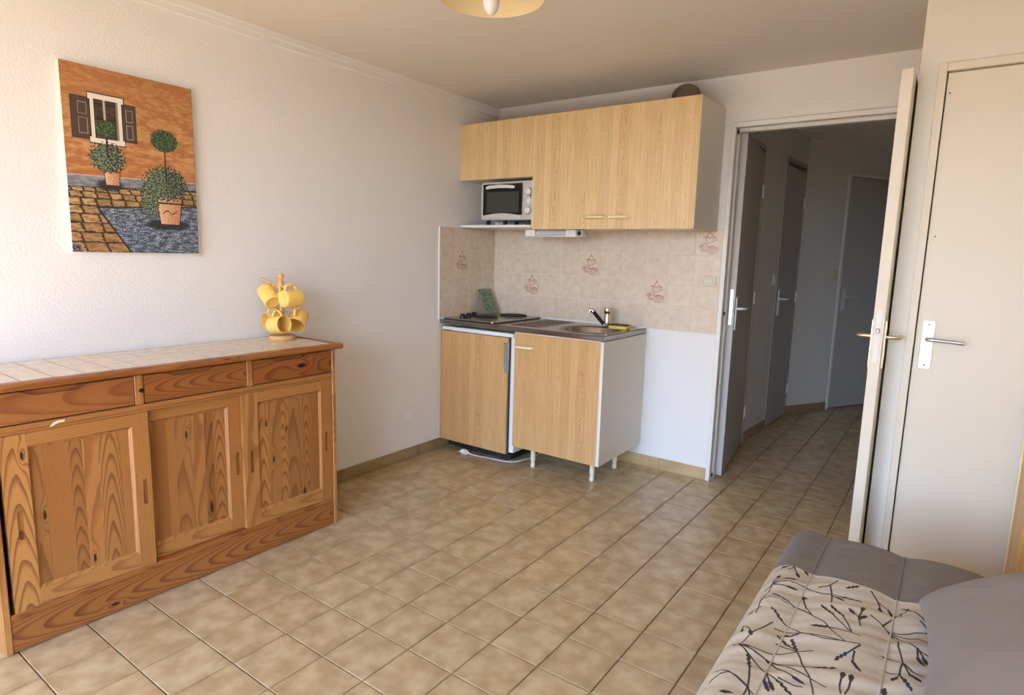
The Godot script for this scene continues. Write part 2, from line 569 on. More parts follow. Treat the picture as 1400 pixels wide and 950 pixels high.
func blot(im: Image, p: Vector2, r: float, ink: Color, k := 1.0) -> void:
	for y in range(floori(p.y - r - 1), ceili(p.y + r + 2)):
		for x in range(floori(p.x - r - 1), ceili(p.x + r + 2)):
			if x >= 0 and y >= 0 and x < im.get_width() and y < im.get_height():
				var a := clampf(r + 0.5 - Vector2(x, y).distance_to(p), 0.0, 1.0) * k
				if a > 0.0:
					im.set_pixel(x, y, im.get_pixel(x, y).lerp(ink, a))

func stroke(im: Image, pts: Array, r0: float, r1: float, ink: Color) -> void:
	for i in pts.size() - 1:
		var a: Vector2 = pts[i]
		var b: Vector2 = pts[i + 1]
		var steps := maxi(2, int(a.distance_to(b) / 0.8))
		var before: Vector2 = pts[maxi(i - 1, 0)]
		var after: Vector2 = pts[mini(i + 2, pts.size() - 1)]
		for k in steps:
			blot(im, a.cubic_interpolate(b, before, after, float(k) / steps), lerpf(r0, r1, (i + float(k) / steps) / (pts.size() - 1)), ink)

func cloth_image() -> Image:
	var W := 760
	var H := 1140
	var px := 760.0          # pixels per metre
	var im := Image.create(W, H, false, Image.FORMAT_RGB8)
	var n1 := noise(61, 0.01, 3)
	var n2 := noise(62, 0.6, 1)
	for y in H:
		for x in W:
			im.set_pixel(x, y, rgb(199, 188, 166).lerp(rgb(184, 171, 147), clampf(0.4 + n1.get_noise_2d(x, y) * 0.5, 0.0, 1.0)) * (1.0 + 0.03 * n2.get_noise_2d(x, y)))
	var ink := rgb(50, 44, 46)
	for rep in [[0.0, 0.0, 1], [0.47, 0.12, 0], [0.02, 0.72, 0], [0.5, 0.8, 0]]:
		for i in TWIGS.size():
			var q: Array = TWIGS[i]
			var pts := []
			for k in range(0, q.size(), 2):
				pts.append((Vector2(q[k], q[k + 1]) / 1000.0 + Vector2(rep[0], rep[1])) * px)
			if rep[2] == 0 and (i * 7) % 5 == 0:
				continue
			stroke(im, pts, 1.5, 1.0, ink)
			if SPIKES.has(i):
				var e: int = SPIKES[i]
				var a: Vector2 = pts[0] if e <= 0 else pts[pts.size() - 1]
				var b: Vector2 = pts[1] if e <= 0 else pts[pts.size() - 2]
				var d := (b - a).normalized()
				var ln := minf(a.distance_to(b) * 0.9, 34.0)
				for k in 6:
					var c := a + d * ln * k / 6.0
					var o := d.orthogonal() * (2.6 if k % 2 else -2.6)
					stroke(im, [c, c + d * 4.0 + o * 0.7, c + d * 8.0 + o * 0.2], 1.0, 2.3, ink)
			if BUDS.has(i):
				var a: Vector2 = pts[0] if BUDS[i] == 0 else pts[pts.size() - 1]
				var b: Vector2 = pts[1] if BUDS[i] == 0 else pts[pts.size() - 2]
				var d := (b - a).normalized()
				stroke(im, [a - d * 3.0, a, a + d * 5.0, a + d * 10.0], 2.2, 3.0, ink)
				blot(im, a + d * 3.0, 4.6, ink)
	return im

func card_image() -> Image:
	var im := Image.create(96, 128, false, Image.FORMAT_RGB8)
	var n1 := noise(71, 0.05, 3)
	var n2 := noise(72, 0.2, 2)
	for y in 128:
		for x in 96:
			var a := n1.get_noise_2d(x, y)
			var b := n2.get_noise_2d(x, y)
			var col := rgb(140, 156, 132).lerp(rgb(92, 112, 92), clampf(0.4 + a + b * 0.4, 0.0, 1.0))
			if in_box(x, y, 9, 10, 87, 112):
				col = col.lerp(rgb(74, 100, 80), clampf(0.3 + a * 1.4, 0.0, 1.0))
				if Vector2((x - 50 - a * 14.0) / 15.0, (y - 66) / 42.0).length() < 0.9 + b * 0.5:
					col = rgb(178, 178, 116).lerp(rgb(84, 112, 74), clampf(0.5 + b * 1.6, 0.0, 1.0))
			im.set_pixel(x, y, col)
	return im

func materials() -> void:
	var plaster := noise_tex(3, 0.03, 4)
	M.wall = mat(rgb(236, 231, 222), 0.85)
	M.wall.heightmap_enabled = true
	M.wall.heightmap_texture = plaster
	M.wall.heightmap_scale = 0.11
	M.wall.uv1_triplanar = true
	M.wall.uv1_world_triplanar = true
	M.wall.uv1_scale = Vector3.ONE * 4.4
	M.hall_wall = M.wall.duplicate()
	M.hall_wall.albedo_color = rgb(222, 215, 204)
	M.hall_trim = mat(rgb(176, 170, 162), 0.5)
	M.closet_wall = mat(rgb(232, 224, 206), 0.7)
	M.ceiling = M.wall.duplicate()
	M.ceiling.albedo_color = rgb(226, 216, 202)
	M.paint = mat(rgb(232, 226, 214), 0.45)
	M.door = mat(rgb(228, 215, 190), 0.5)
	M.door_grey = mat(rgb(186, 179, 170), 0.5)
	M.white = mat(rgb(236, 234, 228), 0.35)
	M.white_side = mat(rgb(228, 219, 203), 0.45)
	M.grout_dark = mat(rgb(104, 84, 60), 0.9)
	M.grout_tan = mat(rgb(100, 73, 52), 0.9)
	M.grout_pale = mat(rgb(226, 214, 196), 0.9)
	M.floor_tile = mat(rgb(242, 234, 222), 0.25)
	M.floor_tile.albedo_texture = tex(floor_tile_image())
	M.skirt = M.floor_tile.duplicate()
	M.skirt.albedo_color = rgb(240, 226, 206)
	M.skirt_shaded = M.floor_tile.duplicate()
	M.skirt_shaded.albedo_color = rgb(196, 184, 166)  # same tile as the back skirting, with the shade there tinted in
	M.wall_tile = mat(Color.WHITE, 0.25)
	M.wall_tile.albedo_texture = tex(wall_tile_image())
	M.pine = mat(rgb(213, 194, 172), 0.36)
	M.pine.albedo_texture = tex(pine_image())
	M.pine.vertex_color_use_as_albedo = true
	M.pine_red = mat(rgb(187, 154, 126), 0.38)
	M.pine_red.albedo_texture = M.pine.albedo_texture
	M.oak = mat(Color.WHITE, 0.45)
	M.oak.albedo_texture = tex(oak_image())
	M.oak_low_shaded = M.oak.duplicate()
	M.oak_low_shaded.albedo_color = rgb(232, 212, 190)  # same laminate; weaker light on the lower fronts is put into this tint
	M.beech = mat(rgb(250, 226, 176), 0.4)
	M.beech.albedo_texture = M.oak.albedo_texture
	M.knob_wood = mat(rgb(246, 226, 180), 0.35)
	M.steel = mat(rgb(160, 155, 148), 0.22, 0.95)
	M.chrome = mat(rgb(216, 214, 210), 0.14, 1.0)
	M.alu = mat(rgb(206, 204, 198), 0.32, 0.85)
	M.pale_alu = mat(rgb(222, 221, 218), 0.3, 0.25)
	M.brass = mat(rgb(212, 190, 150), 0.3, 0.85)
	M.black = mat(rgb(22, 21, 21), 0.4)
	M.black_gloss = mat(rgb(12, 12, 13), 0.08)
	M.dark = mat(rgb(52, 46, 42), 0.6)
	M.iron = mat(rgb(34, 31, 29), 0.85)
	M.pan = mat(rgb(150, 136, 120), 0.36, 0.35)
	M.silver = mat(rgb(206, 206, 202), 0.35, 0.3)
	M.cream = mat(rgb(232, 222, 194), 0.45)
	M.shade = mat(rgb(240, 220, 168), 0.5)
	M.shade.backlight_enabled = true
	M.shade.backlight = Color(0.5, 0.42, 0.28)
	M.bulb = mat(rgb(232, 228, 222), 0.2)
	M.yellow = mat(rgb(252, 207, 108), 0.2)
	M.yellow_in = mat(rgb(246, 204, 112), 0.3)
	M.tree_wood = mat(rgb(226, 172, 104), 0.45)
	M.sponge = mat(rgb(226, 206, 88), 0.95)
	M.scourer = mat(rgb(72, 84, 62), 0.95)
	M.grey_cloth = mat(rgb(115, 105, 94), 0.95)
	M.grey_cloth.rim_enabled = true
	M.grey_cloth.rim = 0.5
	M.grey_cloth.rim_tint = 0.6
	M.grey_cloth.normal_enabled = true
	var weave := noise_tex(8, 0.35, 2, 256)
	weave.as_normal_map = true
	weave.bump_strength = 3.0
	M.grey_cloth.normal_texture = weave
	M.grey_cloth.normal_scale = 0.35
	M.grey_cloth.uv1_scale = Vector3.ONE * 5.0
	M.pillow_cloth = M.grey_cloth.duplicate()
	M.pillow_cloth.albedo_color = rgb(130, 118, 106)
	M.print_cloth = mat(Color.WHITE, 0.92)
	M.print_cloth.albedo_texture = tex(cloth_image())
	M.painting = mat(Color.WHITE, 0.6)
	M.painting.albedo_texture = tex(painting_image())
	M.canvas = mat(rgb(240, 230, 204), 0.8)
	M.card = mat(Color.WHITE, 0.3)
	M.card.albedo_texture = tex(card_image())
	M.plate_green = mat(rgb(206, 200, 168), 0.35)
	M.concrete = mat(rgb(206, 190, 166), 0.85)
	M.glass_dark = mat(rgb(58, 60, 58), 0.1)
	M.sticker = mat(rgb(226, 206, 184), 0.7)


# ------------------------------------------------------------------ light and camera
func view() -> void:
	cam = Camera3D.new()
	cam.name = "camera"
	cam.fov = rad_to_deg(2.0 * atan(475.0 / 841.4986))
	cam.transform = Transform3D(Basis(Vector3.UP, 0.6204) * Basis(Vector3.RIGHT, -0.1493) * Basis(Vector3.BACK, 0.0268), CAM)
	cam.near = 0.05
	add_child(cam)
	var env := Environment.new()
	env.background_mode = Environment.BG_SKY
	var sky := Sky.new()
	var sm := ProceduralSkyMaterial.new()
	sm.sky_top_color = rgb(118, 164, 228)
	sm.sky_horizon_color = rgb(204, 222, 243)
	sm.ground_horizon_color = rgb(196, 190, 180)
	sm.ground_bottom_color = rgb(150, 138, 122)
	sm.sky_energy_multiplier = 3.2
	sm.ground_energy_multiplier = 1.2
	sky.sky_material = sm
	env.sky = sky
	env.tonemap_mode = Environment.TONE_MAPPER_LINEAR
	env.tonemap_exposure = 1.28
	env.sdfgi_enabled = true
	env.ssao_enabled = true
	env.ssil_enabled = true
	var we := WorldEnvironment.new()
	we.name = "surroundings"
	we.environment = env
	add_child(we)
	var sun := DirectionalLight3D.new()
	sun.name = "sun"
	sun.light_color = Color(1.0, 0.91, 0.78)
	sun.light_energy = 8.6
	sun.light_angular_distance = 0.6
	sun.shadow_enabled = true
	sun.sky_mode = DirectionalLight3D.SKY_MODE_LIGHT_ONLY
	add_child(sun)
	sun.look_at_from_position(Vector3.ZERO, -Vector3(0.25, 0.80, 0.56), Vector3.UP)


# ------------------------------------------------------------------ the setting
func wall(called: String, label: String, boxes: Array, m = null) -> Node3D:
	var s := sh()
	for b in boxes:
		s.box(b[0], b[1])
	var o := thing(called, label, "wall", Vector3.ZERO, "", "structure")
	part("plaster", s, M.wall if m == null else m, o)
	return o

func V(x: float, y: float, z: float) -> Vector3:
	return Vector3(x, y, z)

func setting() -> void:
	# shell
	wall("wall_left", "long off-white roughcast wall behind the pine sideboard and the painting", [[V(-0.15, -0.1, -0.2), V(0, 2.5, ROOM_Z)]])
	wall("wall_back", "off-white wall behind the kitchenette, cut by the open doorway", [[V(-0.15, -0.1, -0.08), V(1.643, 2.5, 0)], [V(1.643, 2.075, -0.08), V(2.53, 2.5, 0)], [V(2.53, -0.1, -0.08), V(ROOM_X + 0.15, 2.5, 0)]])
	wall("wall_right", "off-white side wall behind the sofa bench", [[V(ROOM_X, -0.1, -0.08), V(ROOM_X + 0.15, 2.5, ROOM_Z)]])
	wall("wall_window", "off-white wall around the wide balcony opening", [[V(-0.15, -0.1, ROOM_Z), V(0.25, 2.5, ROOM_Z + 0.2)], [V(3.1, -0.1, ROOM_Z), V(ROOM_X + 0.15, 2.5, ROOM_Z + 0.2)], [V(0.25, 2.18, ROOM_Z), V(3.1, 2.5, ROOM_Z + 0.2)]])
	wall("wall_closet", "cream closet front beside the open white door, around the closet door", [[V(2.546, 0, 0.58), V(2.607, ROOM_H, 0.66)], [V(2.607, 2.075, 0.58), V(3.40, ROOM_H, 0.66)], [V(3.40, 0, 0.58), V(ROOM_X, ROOM_H, 0.66)], [V(2.546, 0, 0.0), V(2.60, ROOM_H, 0.58)]], M.closet_wall)
	var c := thing("ceiling", "beige rough plaster ceiling over the room", "ceiling", Vector3.ZERO, "", "structure")
	part("plaster", bx(V(-0.15, ROOM_H, -4.1), V(ROOM_X + 0.15, 2.52, ROOM_Z + 0.2), 0.0), M.ceiling, c)
	var tr := thing("trim_1", "narrow painted cornice strip along the top of the left-hand wall", "cornice", Vector3.ZERO, "", "structure")
	var cv := sh()
	cv.prism([Vector2(0, 2.265), Vector2(0.010, 2.265), Vector2(0.014, 2.27), Vector2(0.014, 2.295), Vector2(0.018, 2.299), Vector2(0.018, 2.316), Vector2(0.02, 2.32), Vector2(0.02, ROOM_H), Vector2(0, ROOM_H)], 0.0, ROOM_Z, func(a, b, d): return Vector3(a, b, d))
	part("moulding", cv, M.wall, tr)
	floor_tiles()
	# balcony outside the opening, behind the camera
	var bal := thing("ground", "pale concrete balcony floor outside the wide opening", "balcony", Vector3.ZERO, "", "structure")
	part("slab", bx(V(-1.0, -0.2, ROOM_Z), V(5.0, -0.02, ROOM_Z + 2.2), 0.0), M.concrete, bal)
	hallway()
	doors()
	skirting()

func tile_shape(x0: float, z0: float, x1: float, z1: float, fx: float, fz: float, p: float, k: int, r: int) -> Shape:
	var s := sh(func(q: Vector3, _n: Vector3) -> Vector2:
		var u := clampf((q.x - fx) / p, 0.004, 0.996)
		var w := clampf((q.z - fz) / p, 0.004, 0.996)
		for i in r:
			var h := u
			u = 1.0 - w
			w = h
		return Vector2((k % 4 + 0.01 + u * 0.98) / 4.0, (k / 4 + 0.01 + w * 0.98) / 4.0))
	var b := 0.0018
	var lo := [V(x0, -0.0018, z0), V(x1, -0.0018, z0), V(x1, -0.0018, z1), V(x0, -0.0018, z1)]
	var hi := [V(x0 + b, 0, z0 + b), V(x1 - b, 0, z0 + b), V(x1 - b, 0, z1 - b), V(x0 + b, 0, z1 - b)]
	var dirs := [V(0, 0, -1), V(1, 0, 0), V(0, 0, 1), V(-1, 0, 0)]
	s.face(hi, Vector3.UP)
	for i in 4:
		var j := (i + 1) % 4
		s.face([lo[i], lo[j], hi[j], hi[i]], dirs[i] + Vector3.UP)
		s.face([lo[i], lo[j], lo[j] - V(0, 0.006, 0), lo[i] - V(0, 0.006, 0)], dirs[i])
	return s

func floor_tiles() -> void:
	var f := thing("floor", "beige mottled glazed floor tiles laid in a straight grid with brown joints", "floor", Vector3.ZERO, "", "structure")
	part("bed", bx(V(-0.15, -0.15, -4.1), V(ROOM_X + 0.15, -0.004, ROOM_Z + 0.2), 0.0), M.grout_dark, f)
	var p := 0.1953
	var list := []
	for i in range(-9, 11):
		for j in range(-27, 24):
			var x0 := 1.5854 + i * p
			var z0 := 1.0798 + j * p
			var a := maxf(x0, 0.0) + 0.0017
			var b := minf(x0 + p, ROOM_X) - 0.0017
			var c := maxf(z0, -4.0) + 0.0017
			var d := minf(z0 + p, ROOM_Z) - 0.0017
			if b - a < 0.01 or d - c < 0.01:
				continue
			if d < -0.02 and (b < 1.55 or a > 2.65):
				continue
			var m := V((a + b) / 2.0, 0, (c + d) / 2.0)
			var q := cam.transform.affine_inverse() * m
			var seen := false
			if q.z < -0.1:
				var px := Vector2(700.0 + 841.5 * q.x / -q.z, 475.0 - 841.5 * q.y / -q.z)
				seen = px.x > -20 and px.x < 1420 and px.y < 990
			if m.x < 0.4 and m.z > 1.8 and m.z < 3.04 or m.x < 1.2 and m.z < 0.45 or m.x > 2.46 and m.z > 1.4:
				seen = false
			list.append([m.distance_to(CAM) + (0.0 if seen else 100.0), a, c, b, d, x0, z0])
	list.sort_custom(func(u, w): return u[0] < w[0])
	var rest := sh()
	rng.seed = 5
	var cnt := 0
	for e in list:
		var k := rng.randi() % 16
		var r := rng.randi() % 4
		var s := tile_shape(e[1], e[2], e[3], e[4], e[5], e[6], p, k, r)
		if cnt < 290 and e[0] < 50.0:
			pushed(f, "floor_tile", s.mesh(), M.floor_tile, cnt)
			cnt += 1
		else:
			rest.v.append_array(s.v)
			rest.n.append_array(s.n)
			rest.t.append_array(s.t)
			rest.c.append_array(s.c)
	part("far_tiles", rest, M.floor_tile, f).set_meta("kind", "stuff")

# a run of skirting tiles on a wall; place(along, up, out)
func skirt(called: String, label: String, from: float, to: float, long: float, off: float, place: Callable, m: Material = null) -> void:
	var o := thing(called, label, "skirting", Vector3.ZERO, "", "structure")
	rng.seed = 91 + int(off * 1000.0)
	var a := from + off
	var k := 0
	while a < to:
		var lo := maxf(a, from)
		var hi := minf(a + long, to)
		if hi - lo > 0.01:
			var cell := rng.randi() % 16
			var s := sh(func(q: Vector3, _n: Vector3) -> Vector2: return Vector2((cell % 4 + 0.08 + 0.84 * fposmod(q.x * 1.7 + q.z * 2.3, 1.0)) / 4.0, (cell / 4 + 0.1 + fposmod(q.y * 4.0, 1.0) * 0.8) / 4.0))
			var y1 := 0.072
			var d := 0.009
			var b := 0.0025
			var g := 0.0012
			s.face([place.call(lo + g, 0.0, d), place.call(hi - g, 0.0, d), place.call(hi - g, y1 - b, d), place.call(lo + g, y1 - b, d)], place.call(0.0, 0.0, 1.0) - place.call(0.0, 0.0, 0.0))
			s.face([place.call(lo + g, y1 - b, d), place.call(hi - g, y1 - b, d), place.call(hi - g, y1, d - b), place.call(lo + g, y1, d - b)], place.call(0.0, 1.0, 1.0) - place.call(0.0, 0.0, 0.0))
			s.face([place.call(lo + g, y1, d - b), place.call(hi - g, y1, d - b), place.call(hi - g, y1, 0.0), place.call(lo + g, y1, 0.0)], Vector3.UP)
			for e in [[lo + g, -1.0], [hi - g, 1.0]]:
				s.face([place.call(e[0], 0.0, 0.0), place.call(e[0], 0.0, d), place.call(e[0], y1 - b, d), place.call(e[0], y1, d - b), place.call(e[0], y1, 0.0)], place.call(e[1], 0.0, 0.0) - place.call(0.0, 0.0, 0.0))
			pushed(o, "skirting_tile", s.mesh(), M.skirt if m == null else m, k)
			k += 1
		a += long

func skirting() -> void:
	skirt("baseboard_left", "beige tiled skirting along the foot of the long left-hand wall", 0.0, 5.19, 0.305, -0.12, func(a, u, d): return Vector3(d, u, a), M.skirt_shaded)
	skirt("baseboard_back", "beige tiled skirting on the back wall beside the base cabinet", 0.0, 1.643, 0.3, -0.155, func(a, u, d): return Vector3(a, u, d))
	skirt("baseboard_hallway", "tiled skirting between the two hallway side doors", 0.0, 0.5, 0.3, -0.1, func(a, u, d): return Vector3(1.597 + d + 0.0455 * a, u, -0.955 - a), M.skirt_shaded)
	skirt("baseboard_hallway_end", "tiled skirting on the slanted hallway wall before the far door", 0.0, 0.495, 0.3, -0.15, func(a, u, d): return Vector3(1.648 + a * 0.495 + d * 0.868, u, -2.07 - a * 0.868 + d * 0.495), M.skirt_shaded)

func hallway() -> void:
	wall("wall_hallway_left", "shaded hallway side wall around the first hallway door", [[V(1.36, -0.1, -2.3), V(1.50, 2.5, -0.08)], [V(1.5, 2.1, -0.945), V(1.597, 2.5, -0.08)], [V(1.50, -0.1, -0.955), V(1.597, 2.5, -0.93)]], M.hall_wall)
	var a := turned("wall_hallway_middle", "shaded hallway wall piece around the narrow second hallway door", "wall", Transform3D(Basis(Vector3.UP, -0.0455), V(1.597, 0, -0.95)), "structure")
	var s := sh()
	for b in [[V(-0.1, -0.1, -0.51), V(0, 2.5, 0)], [V(-0.1, 2.1, -1.115), V(0, 2.5, -0.51)], [V(-0.1, -0.1, -1.13), V(0, 2.5, -1.115)], [V(-0.12, -0.1, -1.13), V(-0.06, 2.3, 0)]]:
		s.box(b[0], b[1])
	part("plaster", s, M.hall_wall, a)
	var e := turned("wall_hallway_end", "slanted shaded wall at the hallway end with the grey door", "wall", Transform3D(Basis(Vector3.UP, -0.519), V(1.648, 0, -2.07)), "structure")
	s = sh()
	for b in [[V(-0.12, -0.1, -0.50), V(0, 2.5, 0)], [V(-0.12, 2.095, -1.37), V(0, 2.5, -0.50)], [V(-0.12, -0.1, -2.3), V(0, 2.5, -1.37)], [V(-0.14, -0.1, -1.4), V(-0.06, 2.3, -0.4)]]:
		s.box(b[0], b[1])
	part("plaster", s, M.hall_wall, e)
	wall("wall_hallway_right", "shaded right-hand wall of the hallway behind the open door", [[V(2.62, -0.1, -4.1), V(2.75, 2.5, -0.08)]], M.hall_wall)

# lever handle on a door face, in the door's axes: where on the face, which way out, which way the lever points
func lever_handle(door: Node3D, p: Vector3, out: Vector3, dir: Vector3, m: Material, along := 0.2, down := -0.03) -> void:
	var side := out.cross(Vector3.UP).normalized()
	var s := sh()
	var c := p + V(0, down, 0)
	var pts := []
	for k in 20:
		var a := TAU * k / 20.0
		pts.append(Vector2(cos(a) * 0.008 + signf(cos(a)) * 0.0115, sin(a) * 0.008 + signf(sin(a) + 0.0001) * (along / 2.0 - 0.008)))
	s.prism(pts, 0.0, 0.006, func(x, y, d): return c + side * x + Vector3.UP * y + out * d)
	var pl := part("handle_plate", s, m, door)
	var l := sh()
	l.tube([p, p + out * 0.03, p + out * 0.044, p + out * 0.052 + dir * 0.008, p + out * 0.053 + dir * 0.025, p + out * 0.05 + dir * 0.07 - V(0, 0.002, 0), p + out * 0.047 + dir * 0.118 - V(0, 0.004, 0)], [0.009, 0.008, 0.008, 0.0075, 0.007, 0.007, 0.0075], 12)
	part("lever", l, m, pl)
	for h in [along / 2.0 - 0.014, -along / 2.0 + 0.014]:
		var b := sh()
		b.tube([c + V(0, h, 0) + out * 0.005, c + V(0, h, 0) + out * 0.0075], 0.0035, 10)
		part("screw", b, M.dark, pl)

func knuckle(door: Node3D, x: float, y: float, z: float) -> void:
	var s := sh()
	s.lathe(V(x, y, z), [Vector2(0, -0.045), Vector2(0.008, -0.042), Vector2(0.008, -0.003), Vector2(0.006, -0.002), Vector2(0.006, 0.002), Vector2(0.008, 0.003), Vector2(0.008, 0.042), Vector2(0, 0.045)], 14)
	part("hinge", s, M.white, door)

func frame_of(called: String, label: String, xf: Transform3D, z0: float, z1: float, top: float, m: Material) -> void:
	# door lining in the x = 0 plane of its own axes, opening from z0 (near) back to z1 (far)
	var f := turned(called, label, "door frame", xf, "structure")
	part("jamb", bx(V(-0.05, 0, z0 - 0.022), V(0.006, top + 0.03, z0 + 0.004)), m, f)
	part("jamb", bx(V(-0.05, 0, z1 - 0.004), V(0.006, top + 0.03, z1 + 0.022)), m, f)
	part("head", bx(V(-0.05, top, z1 + 0.022), V(0.006, top + 0.03, z0 - 0.022)), m, f)

func doors() -> void:
	# doorway lining
	var t := thing("trim_2", "white lining around the doorway from the room into the dark hallway", "door frame", Vector3.ZERO, "", "structure")
	part("jamb", bx(V(1.643, 0, -0.03), V(1.668, 2.072, 0.012)), M.paint, t)
	part("jamb", bx(V(2.503, 0, -0.03), V(2.533, 2.072, 0.012)), M.paint, t)
	part("head", bx(V(1.668, 2.045, -0.03), V(2.503, 2.072, 0.012)), M.paint, t)
	part("door_stop", bx(V(1.643, 0, -0.082), V(1.674, 2.06, -0.045)), M.paint, t)
	part("door_stop", bx(V(2.49, 0, -0.082), V(2.53, 2.06, -0.045)), M.paint, t)
	part("door_stop", bx(V(1.674, 2.028, -0.082), V(2.49, 2.06, -0.045)), M.paint, t)
	for y in [0.02, 1.0, 2.015]:
		part("hinge_pin", bx(V(1.6685, y, -0.034), V(1.675, y + 0.022, -0.014)), M.black, t)
	# the open door, edge towards us
	var d := turned("door_1", "white door standing wide open, its lock edge facing into the room", "door", Transform3D(Basis(), V(2.517, 0, 0)), "structure")
	part("door_leaf", bx(V(-0.02, 0.012, -0.03), V(0.02, 2.04, 0.79), 0.0015), M.door, d)
	part("lock_plate", bx(V(-0.009, 0.93, 0.788), V(0.009, 1.14, 0.7912), 0.0005), M.paint, d)
	part("latch", bx(V(-0.006, 1.048, 0.789), V(0.006, 1.066, 0.799), 0.002), M.steel, d)
	lever_handle(d, V(-0.02, 1.03, 0.735), V(-1, 0, 0), V(0, 0, -1), M.brass, 0.2, -0.03)
	lever_handle(d, V(0.02, 1.03, 0.735), V(1, 0, 0), V(0, 0, -1), M.brass, 0.2, -0.03)
	# closet door
	var fr := thing("trim_3", "cream frame around the closet door", "door frame", Vector3.ZERO, "", "structure")
	part("jamb", bx(V(2.607, 0, 0.575), V(2.635, 2.073, 0.672)), M.door, fr)
	part("jamb", bx(V(3.372, 0, 0.575), V(3.40, 2.073, 0.672)), M.door, fr)
	part("head", bx(V(2.635, 2.043, 0.575), V(3.372, 2.073, 0.672)), M.door, fr)
	d = turned("door_2", "closed cream flush closet door with a silver lever handle", "door", Transform3D(Basis(), V(2.639, 0, 0.66)), "structure")
	part("door_leaf", bx(V(0, 0.01, -0.045), V(0.729, 2.039, -0.005), 0.0015), M.door, d)
	lever_handle(d, V(0.04, 1.03, -0.005), V(0, 0, 1), V(1, 0, 0), M.alu, 0.19, -0.025)
	for k in [[0.012, 1.965], [0.022, 1.43]]:
		var b := sh()
		b.tube([V(k[0], k[1], -0.006), V(k[0], k[1], -0.0035)], 0.003, 8)
		part("mark", b, M.dark, d)
	# hallway: first side door, ajar
	frame_of("trim_4", "frame of the first hallway door just beyond the doorway", Transform3D(Basis(), V(1.597, 0, 0)), -0.075, -0.93, 2.065, M.hall_trim)
	d = turned("door_3", "grey flush door ajar just inside the hallway, lock edge lit by daylight", "door", Transform3D(Basis(Vector3.UP, 0.132), V(1.598, 0, -0.915)), "structure")
	part("door_leaf", bx(V(-0.04, 0.012, 0.0), V(0.0, 2.04, 0.822), 0.0015), M.door_grey, d)
	part("lock_plate", bx(V(-0.03, 0.94, 0.8205), V(-0.012, 1.15, 0.8235), 0.0005), M.alu, d)
	lever_handle(d, V(0.0, 1.035, 0.77), V(1, 0, 0), V(0, 0, -1), M.pale_alu)
	for y in [0.24, 1.06, 1.79]:
		knuckle(d, 0.006, y, 0.0)
	# second side door, narrow
	var q := Transform3D(Basis(Vector3.UP, -0.0455), V(1.597, 0, -0.95))
	frame_of("trim_5", "pale frame of the narrow second hallway door", q, -0.52, -1.105, 2.075, M.hall_trim)
	d = turned("door_4", "narrow grey closed door in the middle of the hallway side wall", "door", q, "structure")
	part("door_leaf", bx(V(-0.032, 0.012, -1.081), V(0.004, 2.045, -0.543), 0.0015), M.door_grey, d)
	lever_handle(d, V(0.004, 1.03, -0.60), V(1, 0, 0), V(0, 0, -1), M.pale_alu)
	for y in [0.24, 1.03, 1.80]:
		knuckle(d, 0.012, y, -1.083)
	# far door
	q = Transform3D(Basis(Vector3.UP, -0.519), V(1.648, 0, -2.07))
	frame_of("trim_6", "pale frame of the far grey door at the hallway end", q, -0.515, -1.355, 2.065, M.paint)
	d = turned("door_5", "far grey closed door on the slanted hallway wall", "door", q, "structure")
	part("door_leaf", bx(V(-0.034, 0.012, -1.331), V(-0.004, 2.06, -0.539), 0.0015), M.door_grey, d)
	lever_handle(d, V(-0.004, 1.03, -0.6), V(1, 0, 0), V(0, 0, -1), M.pale_alu)


# ------------------------------------------------------------------ the kitchenette
func wall_tile(f: Node3D, k: int, a: Vector3, b: Vector3, axis: int, cell: int) -> void:
	var s := sh(func(q: Vector3, _n: Vector3) -> Vector2:
		var u := (q.z - b.z) / (a.z - b.z) if axis == 0 else (q.x - a.x) / (b.x - a.x)
		var w := 1.0 - (q.y - a.y) / (b.y - a.y)
		return Vector2((cell % 4 + 0.02 + 0.96 * clampf(u, 0.0, 1.0)) / 4.0, (cell / 4 + 0.02 + 0.96 * clampf(w, 0.0, 1.0)) / 4.0))
	s.box(a, b, 0.0015)
	pushed(f, "wall_tile", s.mesh(), M.wall_tile, k)

func splashback() -> void:
	var f := thing("wall_tiling", "beige glazed splashback tiles above the counter, some printed with cups", "wall tiles", Vector3.ZERO, "", "structure")
	part("bed", bx(V(0.001, 0.886, -0.01), V(1.642, 1.49, 0.0064), 0.0), M.grout_pale, f)
	part("bed", bx(V(-0.01, 0.886, 0.003), V(0.0064, 1.484, 0.592), 0.0), M.grout_pale, f)
	part("edging", bx(V(-0.002, 0.885, 0.592), V(0.008, 1.486, 0.600), 0.001), M.white, f)
	rng.seed = 17
	var k := 0
	var g := 0.0012
	var ys := [0.889, 1.040, 1.191, 1.342, 1.490]
	var decor := {Vector2i(10, 3): 1, Vector2i(8, 1): 1, Vector2i(5, 2): 1, Vector2i(2, 1): 1}
	for i in 11:
		for j in 4:
			var x0 := 0.1045 + (i - 1) * 0.1535
			var cell := rng.randi() % 15
			if decor.has(Vector2i(i, j)):
				cell = 15
			wall_tile(f, k, V(maxf(x0, 0.008) + g, ys[j] + g, 0.001), V(minf(x0 + 0.1535, 1.641) - g, ys[j + 1] - g, 0.0075), 2, cell)
			k += 1
	for i in 4:
		for j in 4:
			var z0 := 0.008 + 0.1465 * i
			wall_tile(f, k, V(0.001, ys[j] + g, z0 + g), V(0.0075, minf(ys[j + 1], 1.484) - g, z0 + 0.1465 - g), 0, 15 if i == 2 and j == 2 else rng.randi() % 15)
			k += 1

